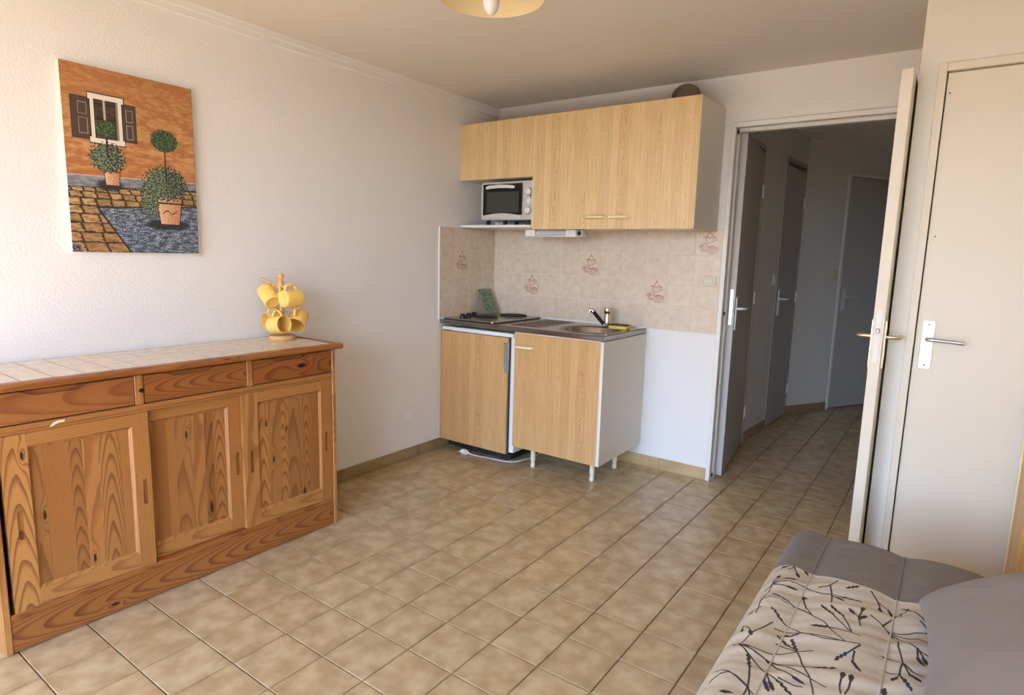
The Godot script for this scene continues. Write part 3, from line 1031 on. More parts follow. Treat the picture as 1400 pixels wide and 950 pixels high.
func oak_uv(o: Vector2) -> Callable:
	return func(p: Vector3, n: Vector3) -> Vector2:
		var a := n.abs()
		return o + (Vector2(p.z * 1.9, -p.y * 0.95) if a.x > 0.7 else (Vector2(p.x * 1.9, p.z * 0.95) if a.y > 0.7 else Vector2(p.x * 1.9, -p.y * 0.95)))

func pull(door: Node3D, x: float, y: float, z: float, half := 0.055) -> void:
	var s := sh()
	s.tube([V(x - half, y, z), V(x - half, y, z + 0.012), V(x - half + 0.006, y, z + 0.021), V(x - half + 0.016, y, z + 0.024), V(x, y, z + 0.025), V(x + half - 0.016, y, z + 0.024), V(x + half - 0.006, y, z + 0.021), V(x + half, y, z + 0.012), V(x + half, y, z)], [0.009, 0.009, 0.009, 0.0085, 0.008, 0.0085, 0.009, 0.009, 0.009], 12)
	part("handle", s, M.knob_wood, door)

func cupboard_door(o: Node3D, a: Vector3, b: Vector3, off: Vector2, pull_at = null, edges := true) -> void:
	var d := part("door", bx(a, b, 0.0015, oak_uv(off)), M.oak if a.y > 1.0 else M.oak_low_shaded, o)
	if edges:
		part("edge_strip", bx(V(a.x - 0.0012, a.y, a.z + 0.001), V(a.x + 0.0006, b.y, b.z - 0.001), 0.0), M.cream, d)
		part("edge_strip", bx(V(b.x - 0.0006, a.y, a.z + 0.001), V(b.x + 0.0012, b.y, b.z - 0.001), 0.0), M.cream, d)
	if pull_at != null:
		pull(d, pull_at[0], pull_at[1], b.z)

func kitchen() -> void:
	splashback()
	# wall cabinet over the little oven
	var o := thing("wall_cabinet", "short wood-effect wall cabinet with a white shelf holding the small oven", "cabinet", V(0.29, 1.487, 0.0))
	var s := sh()
	s.box(V(0.004, 1.795, 0.002), V(0.022, 2.146, 0.375))
	s.box(V(0.566, 1.487, 0.002), V(0.583, 2.146, 0.375))
	s.box(V(0.022, 1.795, 0.002), V(0.566, 1.812, 0.375))
	s.box(V(0.022, 2.118, 0.002), V(0.566, 2.135, 0.375))
	s.box(V(0.022, 1.812, 0.002), V(0.566, 2.118, 0.01))
	part("body", s, M.white_side, o)
	part("shelf", bx(V(0.004, 1.487, 0.009), V(0.566, 1.504, 0.39)), M.white, o)
	cupboard_door(o, V(0.003, 1.792, 0.377), V(0.583, 2.146, 0.395), Vector2(0.05, 0.1))
	# double wall cabinet
	o = thing("wall_cabinet", "tall wood-effect double wall cabinet with two cream bar handles", "cabinet", V(1.09, 1.475, 0.0))
	s = sh()
	s.box(V(0.585, 1.478, 0.002), V(0.602, 2.146, 0.375))
	s.box(V(1.586, 1.478, 0.002), V(1.603, 2.146, 0.377))
	s.box(V(0.602, 1.478, 0.009), V(1.586, 1.495, 0.375))
	s.box(V(0.602, 2.112, 0.002), V(1.586, 2.129, 0.375))
	s.box(V(0.602, 1.495, 0.009), V(1.586, 2.112, 0.016))
	part("body", s, M.white_side, o)
	cupboard_door(o, V(0.586, 1.475, 0.377), V(1.087, 2.146, 0.395), Vector2(0.36, 0.03), [1.022, 1.542])
	cupboard_door(o, V(1.091, 1.475, 0.377), V(1.602, 2.146, 0.395), Vector2(0.52, 0.4), [1.176, 1.541])
	# dark pan standing on top
	o = turned("baking_pan", "round dark metal pan leaning upright on top of the wall cabinet", "pan", Transform3D(Basis(Vector3.UP, 0.35) * Basis(Vector3.RIGHT, PI / 2.0 - 0.33), V(1.405, 2.130, 0.1)))
	s = sh()
	s.lathe(V(0, 0, -0.0815), [Vector2(0, 0.0), Vector2(0.058, 0.0), Vector2(0.066, 0.003), Vector2(0.076, 0.03), Vector2(0.081, 0.031), Vector2(0.081, 0.034), Vector2(0.075, 0.034), Vector2(0.064, 0.006), Vector2(0.057, 0.004), Vector2(0, 0.004)], 40)
	part("dish", s, M.pan, o)
	oven()
	# lamp with a socket under the double cabinet
	o = thing("cabinet_light", "white strip light with a socket, fixed under the wall cabinet", "light fitting", V(0.62, 1.475, 0.28))
	part("end_block", bx(V(0.471, 1.434, 0.24), V(0.548, 1.4775, 0.3), 0.003), M.white, o)
	part("end_block", bx(V(0.77, 1.434, 0.24), V(0.845, 1.4775, 0.3), 0.003), M.white, o)
	part("diffuser", bx(V(0.548, 1.4385, 0.243), V(0.77, 1.475, 0.294), 0.006), M.silver, o)
	part("rail", bx(V(0.548, 1.434, 0.27), V(0.77, 1.4395, 0.3), 0.001), M.white, o)
	s = sh()
	s.box(V(0.846, 1.436, 0.24), V(0.888, 1.4765, 0.3), 0.006)
	var so := part("socket", s, M.silver, o)
	s = sh()
	s.tube([V(0.868, 1.456, 0.3), V(0.868, 1.456, 0.302)], 0.014, 20)
	part("socket_hole", s, M.black, so)
	base_units()
	counter()
	small_things()

func oven() -> void:
	var o := thing("toaster_oven", "small silver toaster oven with black glass door on the cabinet shelf", "oven", V(0.36, 1.504, 0.2))
	var s := sh()
	# casing bulges a little at the sides
	var pts := [Vector2(0.165, 1.536), Vector2(0.58, 1.536), Vector2(0.58, 1.776), Vector2(0.172, 1.776), Vector2(0.162, 1.768), Vector2(0.156, 1.75), Vector2(0.151, 1.71), Vector2(0.149, 1.66), Vector2(0.151, 1.60), Vector2(0.157, 1.55)]
	s.prism(pts, 0.06, 0.355, func(x, y, d): return Vector3(x, y, d))
	part("casing", s, M.silver, o)
	s = sh()
	s.prism([Vector2(0.16, 1.54), Vector2(0.576, 1.54), Vector2(0.576, 1.773), Vector2(0.172, 1.773), Vector2(0.162, 1.76), Vector2(0.155, 1.66)], 0.355, 0.362, func(x, y, d): return Vector3(x, y, d))
	part("front_panel", s, M.silver, o)
	var d := part("oven_door", bx(V(0.176, 1.566, 0.362), V(0.486, 1.762, 0.370), 0.003), M.black_gloss, o)
	part("window", bx(V(0.208, 1.583, 0.3695), V(0.464, 1.712, 0.3708), 0.0003), M.glass_dark, d)
	s = sh()
	var sill := [Vector2(0.174, 1.543), Vector2(0.486, 1.543), Vector2(0.486, 1.562)]
	for i in 13:
		var u := i / 12.0
		sill.append(Vector2(0.486 - 0.312 * u, 1.562 + 0.016 * sin(u * PI)))
	s.prism(sill, 0.362, 0.374, func(x, y, dd): return Vector3(x, y, dd))
	part("door_sill", s, M.silver, d)
	s = sh()
	s.tube([V(0.216, 1.738, 0.37), V(0.222, 1.738, 0.385), V(0.25, 1.741, 0.393), V(0.32, 1.744, 0.395), V(0.39, 1.741, 0.393), V(0.42, 1.738, 0.385), V(0.426, 1.738, 0.37)], [0.008, 0.010, 0.011, 0.011, 0.011, 0.010, 0.008], 12)
	part("door_handle", s, M.white, d)
	for k in [[0.534, 1.708, 0.021], [0.532, 1.592, 0.021]]:
		s = sh()
		s.xf = Transform3D(Basis(Vector3.RIGHT, PI / 2.0), V(k[0], k[1], 0.362))
		s.lathe(Vector3.ZERO, [Vector2(k[2] + 0.003, 0), Vector2(k[2] + 0.003, 0.002), Vector2(0, 0.0025)], 24)
		part("knob_ring", s, M.dark, o)
		s = sh()
		s.xf = Transform3D(Basis(Vector3.RIGHT, PI / 2.0), V(k[0], k[1], 0.362))
		s.lathe(Vector3.ZERO, [Vector2(k[2], 0.001), Vector2(k[2], 0.003), Vector2(k[2] - 0.002, 0.013), Vector2(0, 0.015)], 24)
		s.xf = Transform3D()
		s.box(V(k[0] - 0.003, k[1] - 0.017, 0.375), V(k[0] + 0.003, k[1] + 0.017, 0.383), 0.001)
		part("knob", s, M.white, o)
	s = sh()
	s.box(V(0.52, 1.636, 0.362), V(0.548, 1.662, 0.366), 0.002)
	part("switch", s, M.white, o)
	s = sh()
	s.tube([V(0.548, 1.68, 0.361), V(0.548, 1.68, 0.364)], 0.005, 12)
	part("pilot_lamp", s, M.black, o)
	for k in [V(0.195, 0, 0.33), V(0.275, 0, 0.12), V(0.33, 0, 0.33), V(0.545, 0, 0.33), V(0.545, 0, 0.12)]:
		s = sh()
		s.box(V(k.x - 0.011, 1.504, k.z - 0.011), V(k.x + 0.011, 1.537, k.z + 0.011), 0.002)
		part("foot", s, M.black, o)
	s = sh()
	s.tube([V(0.57, 1.53, 0.1), V(0.56, 1.515, 0.2), V(0.51, 1.508, 0.24), V(0.42, 1.508, 0.22), V(0.32, 1.508, 0.16), V(0.28, 1.508, 0.09)], 0.0035, 8)
	part("power_cable", s, M.black, o)

func base_units() -> void:
	# fridge
	var f := thing("fridge", "built-under fridge with a wood-effect front and a black foot grille", "fridge", V(0.29, 0, 0.29))
	part("body", bx(V(0.006, 0.075, 0.03), V(0.588, 0.838, 0.535), 0.003), M.white, f)
	part("top_strip", bx(V(0.006, 0.814, 0.535), V(0.588, 0.838, 0.562), 0.003), M.white, f)
	var d := part("door", bx(V(0.008, 0.075, 0.537), V(0.556, 0.809, 0.56), 0.002), M.dark, f)
	part("door_front", bx(V(0.004, 0.073, 0.56), V(0.556, 0.811, 0.576), 0.001, oak_uv(Vector2(0.13, 0.2))), M.oak_low_shaded, d)
	var s := sh()
	s.box(V(0.538, 0.595, 0.576), V(0.556, 0.782, 0.592), 0.004)
	s.box(V(0.55, 0.595, 0.56), V(0.5575, 0.782, 0.592), 0.002)
	part("handle", s, M.alu, d)
	part("hinge", bx(V(0.02, 0.8115, 0.545), V(0.085, 0.818, 0.574), 0.002), M.steel, f)
	part("foot_grille", bx(V(0.018, 0.012, 0.06), V(0.546, 0.075, 0.502), 0.002), M.iron, f)
	s = sh()
	for i in 5:
		s.box(V(0.03, 0.018 + i * 0.0105, 0.502), V(0.535, 0.0235 + i * 0.0105, 0.507), 0.001)
	part("grille_bars", s, M.dark, f).set_meta("kind", "stuff")
	for k in [V(0.04, 0, 0.47), V(0.525, 0, 0.47), V(0.525, 0, 0.1), V(0.04, 0, 0.1)]:
		s = sh()
		s.lathe(k, [Vector2(0, 0), Vector2(0.014, 0), Vector2(0.014, 0.013)], 14)
		part("foot", s, M.silver, f)
	# sink cabinet
	var o := thing("base_cabinet", "wood-effect sink base cabinet on four cream turned legs", "cabinet", V(0.9, 0, 0.29))
	s = sh()
	s.box(V(0.606, 0.14, 0.02), V(0.622, 0.850, 0.555))
	s.box(V(0.622, 0.14, 0.02), V(1.193, 0.156, 0.555))
	s.box(V(0.622, 0.156, 0.02), V(1.193, 0.72, 0.03))
	s.box(V(0.622, 0.83, 0.52), V(1.193, 0.850, 0.555))
	part("body", s, M.white_side, o)
	s = sh()
	s.prism([Vector2(0.005, 0.15), Vector2(0.03, 0.14), Vector2(0.38, 0.139), Vector2(0.573, 0.136), Vector2(0.573, 0.852), Vector2(0.005, 0.852)], 1.193, 1.21, func(a, b, x): return Vector3(x, b, a))
	part("side_panel", s, M.white_side, o)
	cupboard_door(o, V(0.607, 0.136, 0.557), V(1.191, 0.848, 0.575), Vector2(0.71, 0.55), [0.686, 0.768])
	part("top_strip", bx(V(0.607, 0.8485, 0.54), V(1.193, 0.8545, 0.574), 0.001), M.cream, o)
	for k in [V(0.712, 0, 0.488), V(1.116, 0, 0.462), V(1.12, 0, 0.172), V(0.712, 0, 0.172)]:
		s = sh()
		s.lathe(k, [Vector2(0, 0), Vector2(0.011, 0), Vector2(0.015, 0.006), Vector2(0.015, 0.022), Vector2(0.011, 0.03), Vector2(0.0135, 0.04), Vector2(0.0155, 0.05), Vector2(0.016, 0.12), Vector2(0.019, 0.124), Vector2(0.019, 0.14)], 20)
		part("leg", s, M.cream, o)

func counter() -> void:
	var o := thing("countertop", "stainless steel kitchenette counter with a round sink and a drainer", "countertop", V(0.6, 0.855, 0.29))
	var s := sh()
	var y := 0.885
	var cx := 0.99
	var cz := 0.335
	var r := 0.185
	# top sheet: plain left part, ring around the sink hole on the right
	s.face([V(0.004, y, 0.009), V(0.66, y, 0.009), V(0.66, y, 0.586), V(0.004, y, 0.586)], Vector3.UP)
	var angs := []
	for i in 48:
		angs.append(TAU * i / 48.0)
	for q in [V(0.66, 0, 0.009), V(1.21, 0, 0.009), V(0.66, 0, 0.586), V(1.21, 0, 0.586)]:
		angs.append(fposmod(atan2(q.z - cz, q.x - cx), TAU))
	angs.sort()
	var edge := func(a: float) -> Vector3:
		var dx := cos(a)
		var dz := sin(a)
		var k := 1e9
		if absf(dx) > 1e-6:
			k = minf(k, ((1.21 if dx > 0 else 0.66) - cx) / dx)
		if absf(dz) > 1e-6:
			k = minf(k, ((0.586 if dz > 0 else 0.009) - cz) / dz)
		return Vector3(cx + dx * k, y, cz + dz * k)
	for i in angs.size():
		var a: float = angs[i]
		var b: float = angs[(i + 1) % angs.size()]
		if absf(a - b) < 1e-5:
			continue
		s.face([V(cx + cos(a) * r, y, cz + sin(a) * r), V(cx + cos(b) * r, y, cz + sin(b) * r), edge.call(b), edge.call(a)], Vector3.UP)
	# rolled front and side edges
	s.box(V(0.004, 0.857, 0.574), V(1.21, 0.885, 0.588), 0.003)
	s.box(V(1.198, 0.866, 0.009), V(1.212, 0.885, 0.588), 0.003)
	s.box(V(1.194, 0.856, 0.009), V(1.207, 0.866, 0.586), 0.001)
	s.box(V(0.004, 0.86, 0.009), V(0.012, 0.884, 0.58), 0.001)
	part("worktop", s, M.steel, o)
	s = sh()
	s.lathe(V(cx, y, cz), [Vector2(r + 0.008, 0.0005), Vector2(r + 0.004, 0.0025), Vector2(r, 0.001), Vector2(r - 0.006, -0.008), Vector2(r - 0.012, -0.09), Vector2(r - 0.03, -0.125), Vector2(r - 0.06, -0.137), Vector2(0.03, -0.142), Vector2(0, -0.143)], 48)
	var b := part("basin", s, M.steel, o)
	s = sh()
	s.lathe(V(cx, y - 0.1425, cz), [Vector2(0.032, 0.0), Vector2(0.03, 0.003), Vector2(0.02, 0.001), Vector2(0, 0.001)], 24)
	part("drain", s, M.chrome, b)
	s = sh()
	for i in 7:
		s.tube([V(0.50, y, 0.09 + i * 0.065), V(0.53, y + 0.002, 0.09 + i * 0.065), V(0.7, y + 0.002, 0.09 + i * 0.065), V(0.74, y, 0.09 + i * 0.065)], 0.0028, 6)
	part("drainer_ribs", s, M.steel, o).set_meta("kind", "stuff")
	part("wall_seal", bx(V(0.008, 0.885, 0.0075), V(1.21, 0.893, 0.012), 0.001), M.white, o)
	part("wall_seal", bx(V(0.0075, 0.885, 0.012), V(0.012, 0.893, 0.586), 0.001), M.white, o)
	s = sh()
	for i in 38:
		s.box(V(0.04 + i * 0.0118, 0.863, 0.5875), V(0.0455 + i * 0.0118, 0.879, 0.5888))
	part("vent_slots", s, M.black, o).set_meta("kind", "stuff")
	# hob
	var h := thing("hob", "two-ring black electric hob set in the steel counter beside the drainer", "hob", V(0.22, 0.885, 0.3))
	s = sh()
	s.box(V(0.02, 0.8855, 0.03), V(0.438, 0.897, 0.57), 0.006)
	part("hob_plate", s, M.steel, h)
	for k in [[0.235, 0.385, 0.078], [0.30, 0.165, 0.092]]:
		s = sh()
		s.lathe(V(k[0], 0.897, k[1]), [Vector2(k[2] + 0.012, 0.0), Vector2(k[2] + 0.01, 0.003), Vector2(k[2] + 0.002, 0.0035), Vector2(k[2] + 0.001, 0.002)], 40)
		var rg := part("ring_trim", s, M.steel, h)
		s = sh()
		s.lathe(V(k[0], 0.897, k[1]), [Vector2(k[2], 0.0), Vector2(k[2], 0.009), Vector2(k[2] - 0.004, 0.012), Vector2(k[2] * 0.4, 0.012), Vector2(k[2] * 0.36, 0.0105), Vector2(0, 0.0105)], 40)
		part("hotplate", s, M.iron, rg)
	for k in [V(0.095, 0, 0.34), V(0.11, 0, 0.415), V(0.125, 0, 0.495)]:
		s = sh()
		s.lathe(V(k.x, 0.897, k.z), [Vector2(0.022, 0.0), Vector2(0.021, 0.013), Vector2(0.017, 0.016), Vector2(0, 0.016)], 20)
		s.box(V(k.x - 0.018, 0.912, k.z - 0.004), V(k.x + 0.018, 0.922, k.z + 0.004), 0.002)
		part("knob", s, M.black, h)
	part("pilot_lamp", bx(V(0.425, 0.888, 0.571), V(0.436, 0.902, 0.577), 0.002), M.white, h)

func small_things() -> void:
	# tap
	var o := thing("faucet", "chrome mixer tap with a black swivel spout behind the sink", "tap", V(0.985, 0.885, 0.12))
	var s := sh()
	s.lathe(V(0.985, 0.8855, 0.105), [Vector2(0.026, 0), Vector2(0.026, 0.006), Vector2(0.0215, 0.01), Vector2(0.0215, 0.075), Vector2(0.0205, 0.077), Vector2(0.0205, 0.08), Vector2(0.0225, 0.082), Vector2(0.0225, 0.115), Vector2(0.02, 0.119), Vector2(0, 0.12)], 28)
	part("column", s, M.chrome, o)
	s = sh()
	s.tube([V(0.986, 0.892, 0.142), V(0.977, 0.912, 0.153), V(0.957, 0.943, 0.173), V(0.931, 0.984, 0.198)], [0.011, 0.0125, 0.0125, 0.0115], 14)
	part("spout", s, M.black, o)
	s = sh()
	s.tube([V(0.934, 0.979, 0.196), V(0.925, 0.99, 0.2), V(0.917, 0.99, 0.203), V(0.913, 0.983, 0.205), V(0.912, 0.975, 0.205)], [0.0118, 0.0122, 0.0122, 0.012, 0.012], 14)
	part("nozzle", s, M.chrome, o)
	s = sh()
	s.tube([V(0.988, 0.888, 0.15), V(0.987, 0.906, 0.15)], 0.011, 14)
	part("joint", s, M.chrome, o)
	# sponge
	o = turned("sponge", "yellow washing-up sponge with a dark scouring side beside the tap", "sponge", Transform3D(Basis(Vector3.UP, 0.12), V(1.105, 0.886, 0.175)))
	part("foam", bx(V(-0.058, 0, -0.035), V(0.058, 0.019, 0.035), 0.004), M.sponge, o)
	part("scourer", bx(V(-0.062, 0.019, -0.036), V(0.052, 0.027, 0.033), 0.002), M.scourer, o)
	# printed card leaning in the corner
	var p0 := V(0.094, 0.9015, 0.20)
	var p1 := V(0.094, 0.9015, 0.060)
	var q0 := V(0.0165, 1.071, 0.216)
	var up := (q0 - p0)
	up.z = 0.012
	var xf := Transform3D(Basis((p1 - p0).normalized(), up.normalized(), (p1 - p0).cross(up).normalized()), p0)
	o = turned("picture_card", "small green printed picture plaque leaning in the tiled corner behind the hob", "plaque", xf.orthonormalized())
	s = sh(func(p: Vector3, _n: Vector3) -> Vector2: return Vector2(clampf(p.x / 0.14, 0, 1), 1.0 - clampf(p.y / 0.187, 0, 1)))
	s.box(V(0, 0, -0.005), V(0.14, 0.187, 0.0), 0.0015)
	part("board", s, M.card, o)
	# switch on the tiles
	o = thing("light_switch", "cream light switch on the beige wall tiles by the doorway", "switch", V(1.583, 1.193, 0.0075))
	part("plate", bx(V(1.546, 1.163, 0.0075), V(1.622, 1.223, 0.0155), 0.003), M.plate_green, o)
	part("rocker", bx(V(1.563, 1.176, 0.0155), V(1.603, 1.21, 0.0185), 0.002), M.plate_green, o)
	# wall outlet
	o = thing("wall_outlet", "cream square power outlet low on the left wall beyond the sideboard", "outlet", V(0, 0.297, 0.878))
	part("plate", bx(V(0.0, 0.259, 0.840), V(0.009, 0.336, 0.917), 0.003), M.white, o)
	s = sh()
	s.xf = Transform3D(Basis(Vector3.BACK, -PI / 2.0), V(0.009, 0.297, 0.878))
	s.lathe(Vector3.ZERO, [Vector2(0.026, 0.0), Vector2(0.025, 0.004), Vector2(0.021, 0.004), Vector2(0.019, -0.005), Vector2(0, -0.005)], 28)
	part("socket_ring", s, M.white, o)
	s = sh()
	for z in [0.869, 0.887]:
		s.tube([V(0.003, 0.297, z), V(0.006, 0.297, z)], 0.003, 8)
	part("pin_hole", s, M.black, o)
	# hallway switches
	var q := Transform3D(Basis(Vector3.UP, -0.519), V(1.648, 0, -2.07))
	o = turned("light_switch", "small dark light switch beside the far hallway door", "switch", q)
	part("plate", bx(V(0.0, 1.172, -0.485), V(0.009, 1.248, -0.41), 0.003), M.plate_green, o)
	part("rocker", bx(V(0.009, 1.19, -0.468), V(0.012, 1.23, -0.427), 0.001), M.plate_green, o)
	q = Transform3D(Basis(Vector3.UP, -0.0455), V(1.597, 0, -0.95))
	o = turned("light_switch", "white light switch between the two hallway side doors", "switch", q)
	part("plate", bx(V(0.0, 1.14, -0.475), V(0.012, 1.22, -0.40), 0.003), M.white, o)
	part("rocker", bx(V(0.012, 1.158, -0.455), V(0.015, 1.2, -0.42), 0.001), M.white, o)
	# unplugged lead on the floor
	o = thing("power_lead", "white lead with its plug lying on the floor before the fridge", "power lead", V(0.21, 0, 0.575))
	s = sh()
	s.tube([V(0.196, 0.015, 0.572), V(0.214, 0.016, 0.57), V(0.236, 0.015, 0.568), V(0.244, 0.014, 0.567)], [0.014, 0.0185, 0.0185, 0.012], 14)
	s.tube([V(0.243, 0.014, 0.567), V(0.262, 0.011, 0.566)], [0.008, 0.005], 10)
	for k in [-0.009, 0.009]:
		s.tube([V(0.197, 0.015, 0.572 + k), V(0.178, 0.014, 0.575 + k)], 0.0024, 8)
	part("plug", s, M.white, o)
	s = sh()
	var pth := []
	var crv := Curve3D.new()
	for k in [V(0.26, 0.01, 0.566), V(0.30, 0.004, 0.556), V(0.40, 0.003, 0.535), V(0.50, 0.003, 0.525), V(0.555, 0.003, 0.505), V(0.585, 0.003, 0.455), V(0.605, 0.003, 0.36), V(0.60, 0.003, 0.22), V(0.575, 0.003, 0.08)]:
		crv.add_point(k, V(-0.02, 0, 0.012) if k.x < 0.53 else V(-0.005, 0, 0.03), V(0.02, 0, -0.012) if k.x < 0.53 else V(0.005, 0, -0.03))
	for i in 40:
		pth.append(crv.sample_baked(crv.get_baked_length() * i / 39.0))
	s.tube(pth, 0.003, 8)
	part("cable", s, M.white, o)


# ------------------------------------------------------------------ the sideboard
func pine_uv(g: int, k: int, w: float, c: Vector3, off := 0.0, long := 0.56) -> Callable:
	# grain along axis g; the piece takes its own stretch of strip k
	return func(p: Vector3, n: Vector3) -> Vector2:
		var a := -1
		for i in 3:
			if i != g and (a < 0 or absf(n[i]) < absf(n[a])):
				a = i
		var u := clampf((p[a] - c[a]) / w + 0.5, 0.02, 0.98)
		return Vector2((k + u) / 8.0, clampf(fposmod(off, 1.0) * maxf(0.0, 1.0 - long * 0.74) + (p[g] - c[g] + long / 2.0) * 0.74, 0.002, 0.998))

func plank(called: String, parent: Node3D, a: Vector3, b: Vector3, g: int, k: int, ch := 0.002, m: Material = null, off := -1.0) -> MeshInstance3D:
	var w := 0.0
	for i in 3:
		if i != g:
			w = maxf(w, absf(b[i] - a[i]))
	w = maxf(w * 1.05, 0.1)
	return part(called, bx(a, b, ch, pine_uv(g, k, w, (a + b) / 2.0, rng.randf() if off < 0.0 else off, absf(b[g] - a[g]))), M.pine if m == null else m, parent)

func slide_door(o: Node3D, z0: float, z1: float, x: float, pz: Array, strips: Array, pulls: Array, tones: Array) -> void:
	# door between z0 (far) and z1 (near), front face at x; panel opening pz = [far, near]
	var d := plank("door", o, V(x - 0.021, 0.136, z0 + 0.003), V(x - 0.013, 0.716, z1 - 0.003), 1, 3, 0.0)
	d.name = "door" if not o.has_node("sliding_door") and false else d.name
	var y0 := 0.19
	var y1 := 0.672
	plank("rail", d, V(x - 0.02, y1, pz[0] - 0.002), V(x - 0.0006, 0.718, pz[1] + 0.002), 2, 1, 0.002)
	plank("rail", d, V(x - 0.02, 0.134, pz[0] - 0.002), V(x - 0.0006, y0, pz[1] + 0.002), 2, 7, 0.002)
	for e in [[z0, pz[0], 1 if z0 > 2.3 else 5], [pz[1], z1, 0 if z0 > 2.3 and x > 0.4 else 3]]:
		# a stile with a finger slot cut through its face
		var slot = null
		for p in pulls:
			if p > e[0] and p < e[1]:
				slot = p
		var uvf := pine_uv(1, e[2], 0.1, V(x, 0.426, (e[0] + e[1]) / 2.0), 0.37 * e[2] + z0, 0.59)
		var s := sh(uvf)
		if slot == null:
			s.box(V(x - 0.02, 0.134, e[0]), V(x, 0.718, e[1]), 0.002)
			part("stile", s, M.pine, d)
		else:
			var out := []
			var cap := []
			for k in 20:
				var a := TAU * k / 20.0
				cap.append(Vector2(slot + cos(a) * 0.0085, 0.422 + sin(a) * 0.0085 + signf(sin(a) + 0.001) * 0.04))
			for q in [Vector2(e[0], 0.134), Vector2(e[1], 0.134), Vector2(e[1], 0.718), Vector2(e[0], 0.718)]:
				out.append(q)
			# front face: the outline split in two at the slot's middle line
			var lo := [out[0], out[1], Vector2(e[1], 0.422), Vector2(cap[0].x, 0.422)]
			for k in range(19, 9, -1):
				lo.append(cap[k])
			lo.append(Vector2(cap[10].x, 0.422))
			lo.append(Vector2(e[0], 0.422))
			var hi := [Vector2(e[0], 0.422), Vector2(cap[10].x, 0.422)]
			for k in range(10, -1, -1):
				hi.append(cap[k])
			hi.append(Vector2(cap[0].x, 0.422))
			hi.append(Vector2(e[1], 0.422))
			hi.append(out[2])
			hi.append(out[3])
			for half in [lo, hi]:
				var poly := PackedVector2Array()
				for q in half:
					if poly.is_empty() or poly[poly.size() - 1].distance_to(q) > 1e-5:
						poly.append(q)
				var tris := Geometry2D.triangulate_polygon(poly)
				for k in range(0, tris.size(), 3):
					s.face([V(x, poly[tris[k]].y, poly[tris[k]].x), V(x, poly[tris[k + 1]].y, poly[tris[k + 1]].x), V(x, poly[tris[k + 2]].y, poly[tris[k + 2]].x)], V(1, 0, 0))
			for k in 20:
				var a: Vector2 = cap[k]
				var b: Vector2 = cap[(k + 1) % 20]
				var mid := Vector2(slot, 0.422)
				var inw := Vector2(slot - (a.x + b.x) / 2.0, (clampf((a.y + b.y) / 2.0, 0.382, 0.462) - (a.y + b.y) / 2.0))
				if inw.length() < 1e-6:
					inw = mid - a
				s.face([V(x, a.y, a.x), V(x, b.y, b.x), V(x - 0.011, b.y, b.x), V(x - 0.011, a.y, a.x)], V(0, inw.y, inw.x))
			s.box(V(x - 0.02, 0.134, e[0]), V(x - 0.011, 0.718, e[1]), 0.0)
			for b in [[V(x, 0.134, e[0]), V(x, 0.718, e[0]), V(0, 0, -1)], [V(x, 0.134, e[1]), V(x, 0.718, e[1]), V(0, 0, 1)], [V(x, 0.134, e[0]), V(x, 0.134, e[1]), V(0, -1, 0)], [V(x, 0.718, e[0]), V(x, 0.718, e[1]), V(0, 1, 0)]]:
				s.face([b[0], b[1], b[1] - V(0.011, 0, 0), b[0] - V(0.011, 0, 0)], b[2])
			part("stile", s, M.pine, d)
	# chamfered lip round the panel
	var lip := sh(pine_uv(1, 1, 0.1, V(x, 0.4, pz[0]), 0.2))
	var c := 0.011
	for e in [[V(0, y0, pz[0]), V(0, y1, pz[0]), V(0, c, c), V(0, -c, c)], [V(0, y0, pz[1]), V(0, y1, pz[1]), V(0, c, -c), V(0, -c, -c)], [V(0, y0, pz[0]), V(0, y0, pz[1]), V(0, c, c), V(0, c, -c)], [V(0, y1, pz[0]), V(0, y1, pz[1]), V(0, -c, c), V(0, -c, -c)]]:
		var a: Vector3 = e[0] + V(x - 0.0015, 0, 0)
		var b: Vector3 = e[1] + V(x - 0.0015, 0, 0)
		lip.face([a, b, b + e[3] - V(0.009, 0, 0), a + e[2] - V(0.009, 0, 0)], V(1, 0, 0))
	part("panel_lip", lip, M.pine, d)
	# glued boards of the panel
	var zs := [pz[0] + 0.002]
	var cnt := strips.size()
	for i in cnt:
		zs.append(lerpf(pz[0], pz[1], (i + 1.0 + (0.0 if i == cnt - 1 else 0.22 * sin(i * 2.3 + z0 * 9.0))) / cnt))
	for i in cnt:
		var a := V(x - 0.018, y0 + 0.002, zs[i] + 0.0002)
		var b := V(x - 0.0095 + 0.0004 * (i % 2), y1 - 0.002, zs[i + 1] - 0.0002)
		var s := sh(pine_uv(1, strips[i], 0.085, (a + b) / 2.0, tones[i]))
		var tn: float = [1.0, 0.84, 0.95, 0.74, 0.9, 0.8][(i * 5 + int(z0 * 10.0)) % 6]
		s.tint = Color(tn, tn * 0.97, tn * 0.94)
		s.box(a, b, 0.0006)
		part("panel_board", s, M.pine, d)

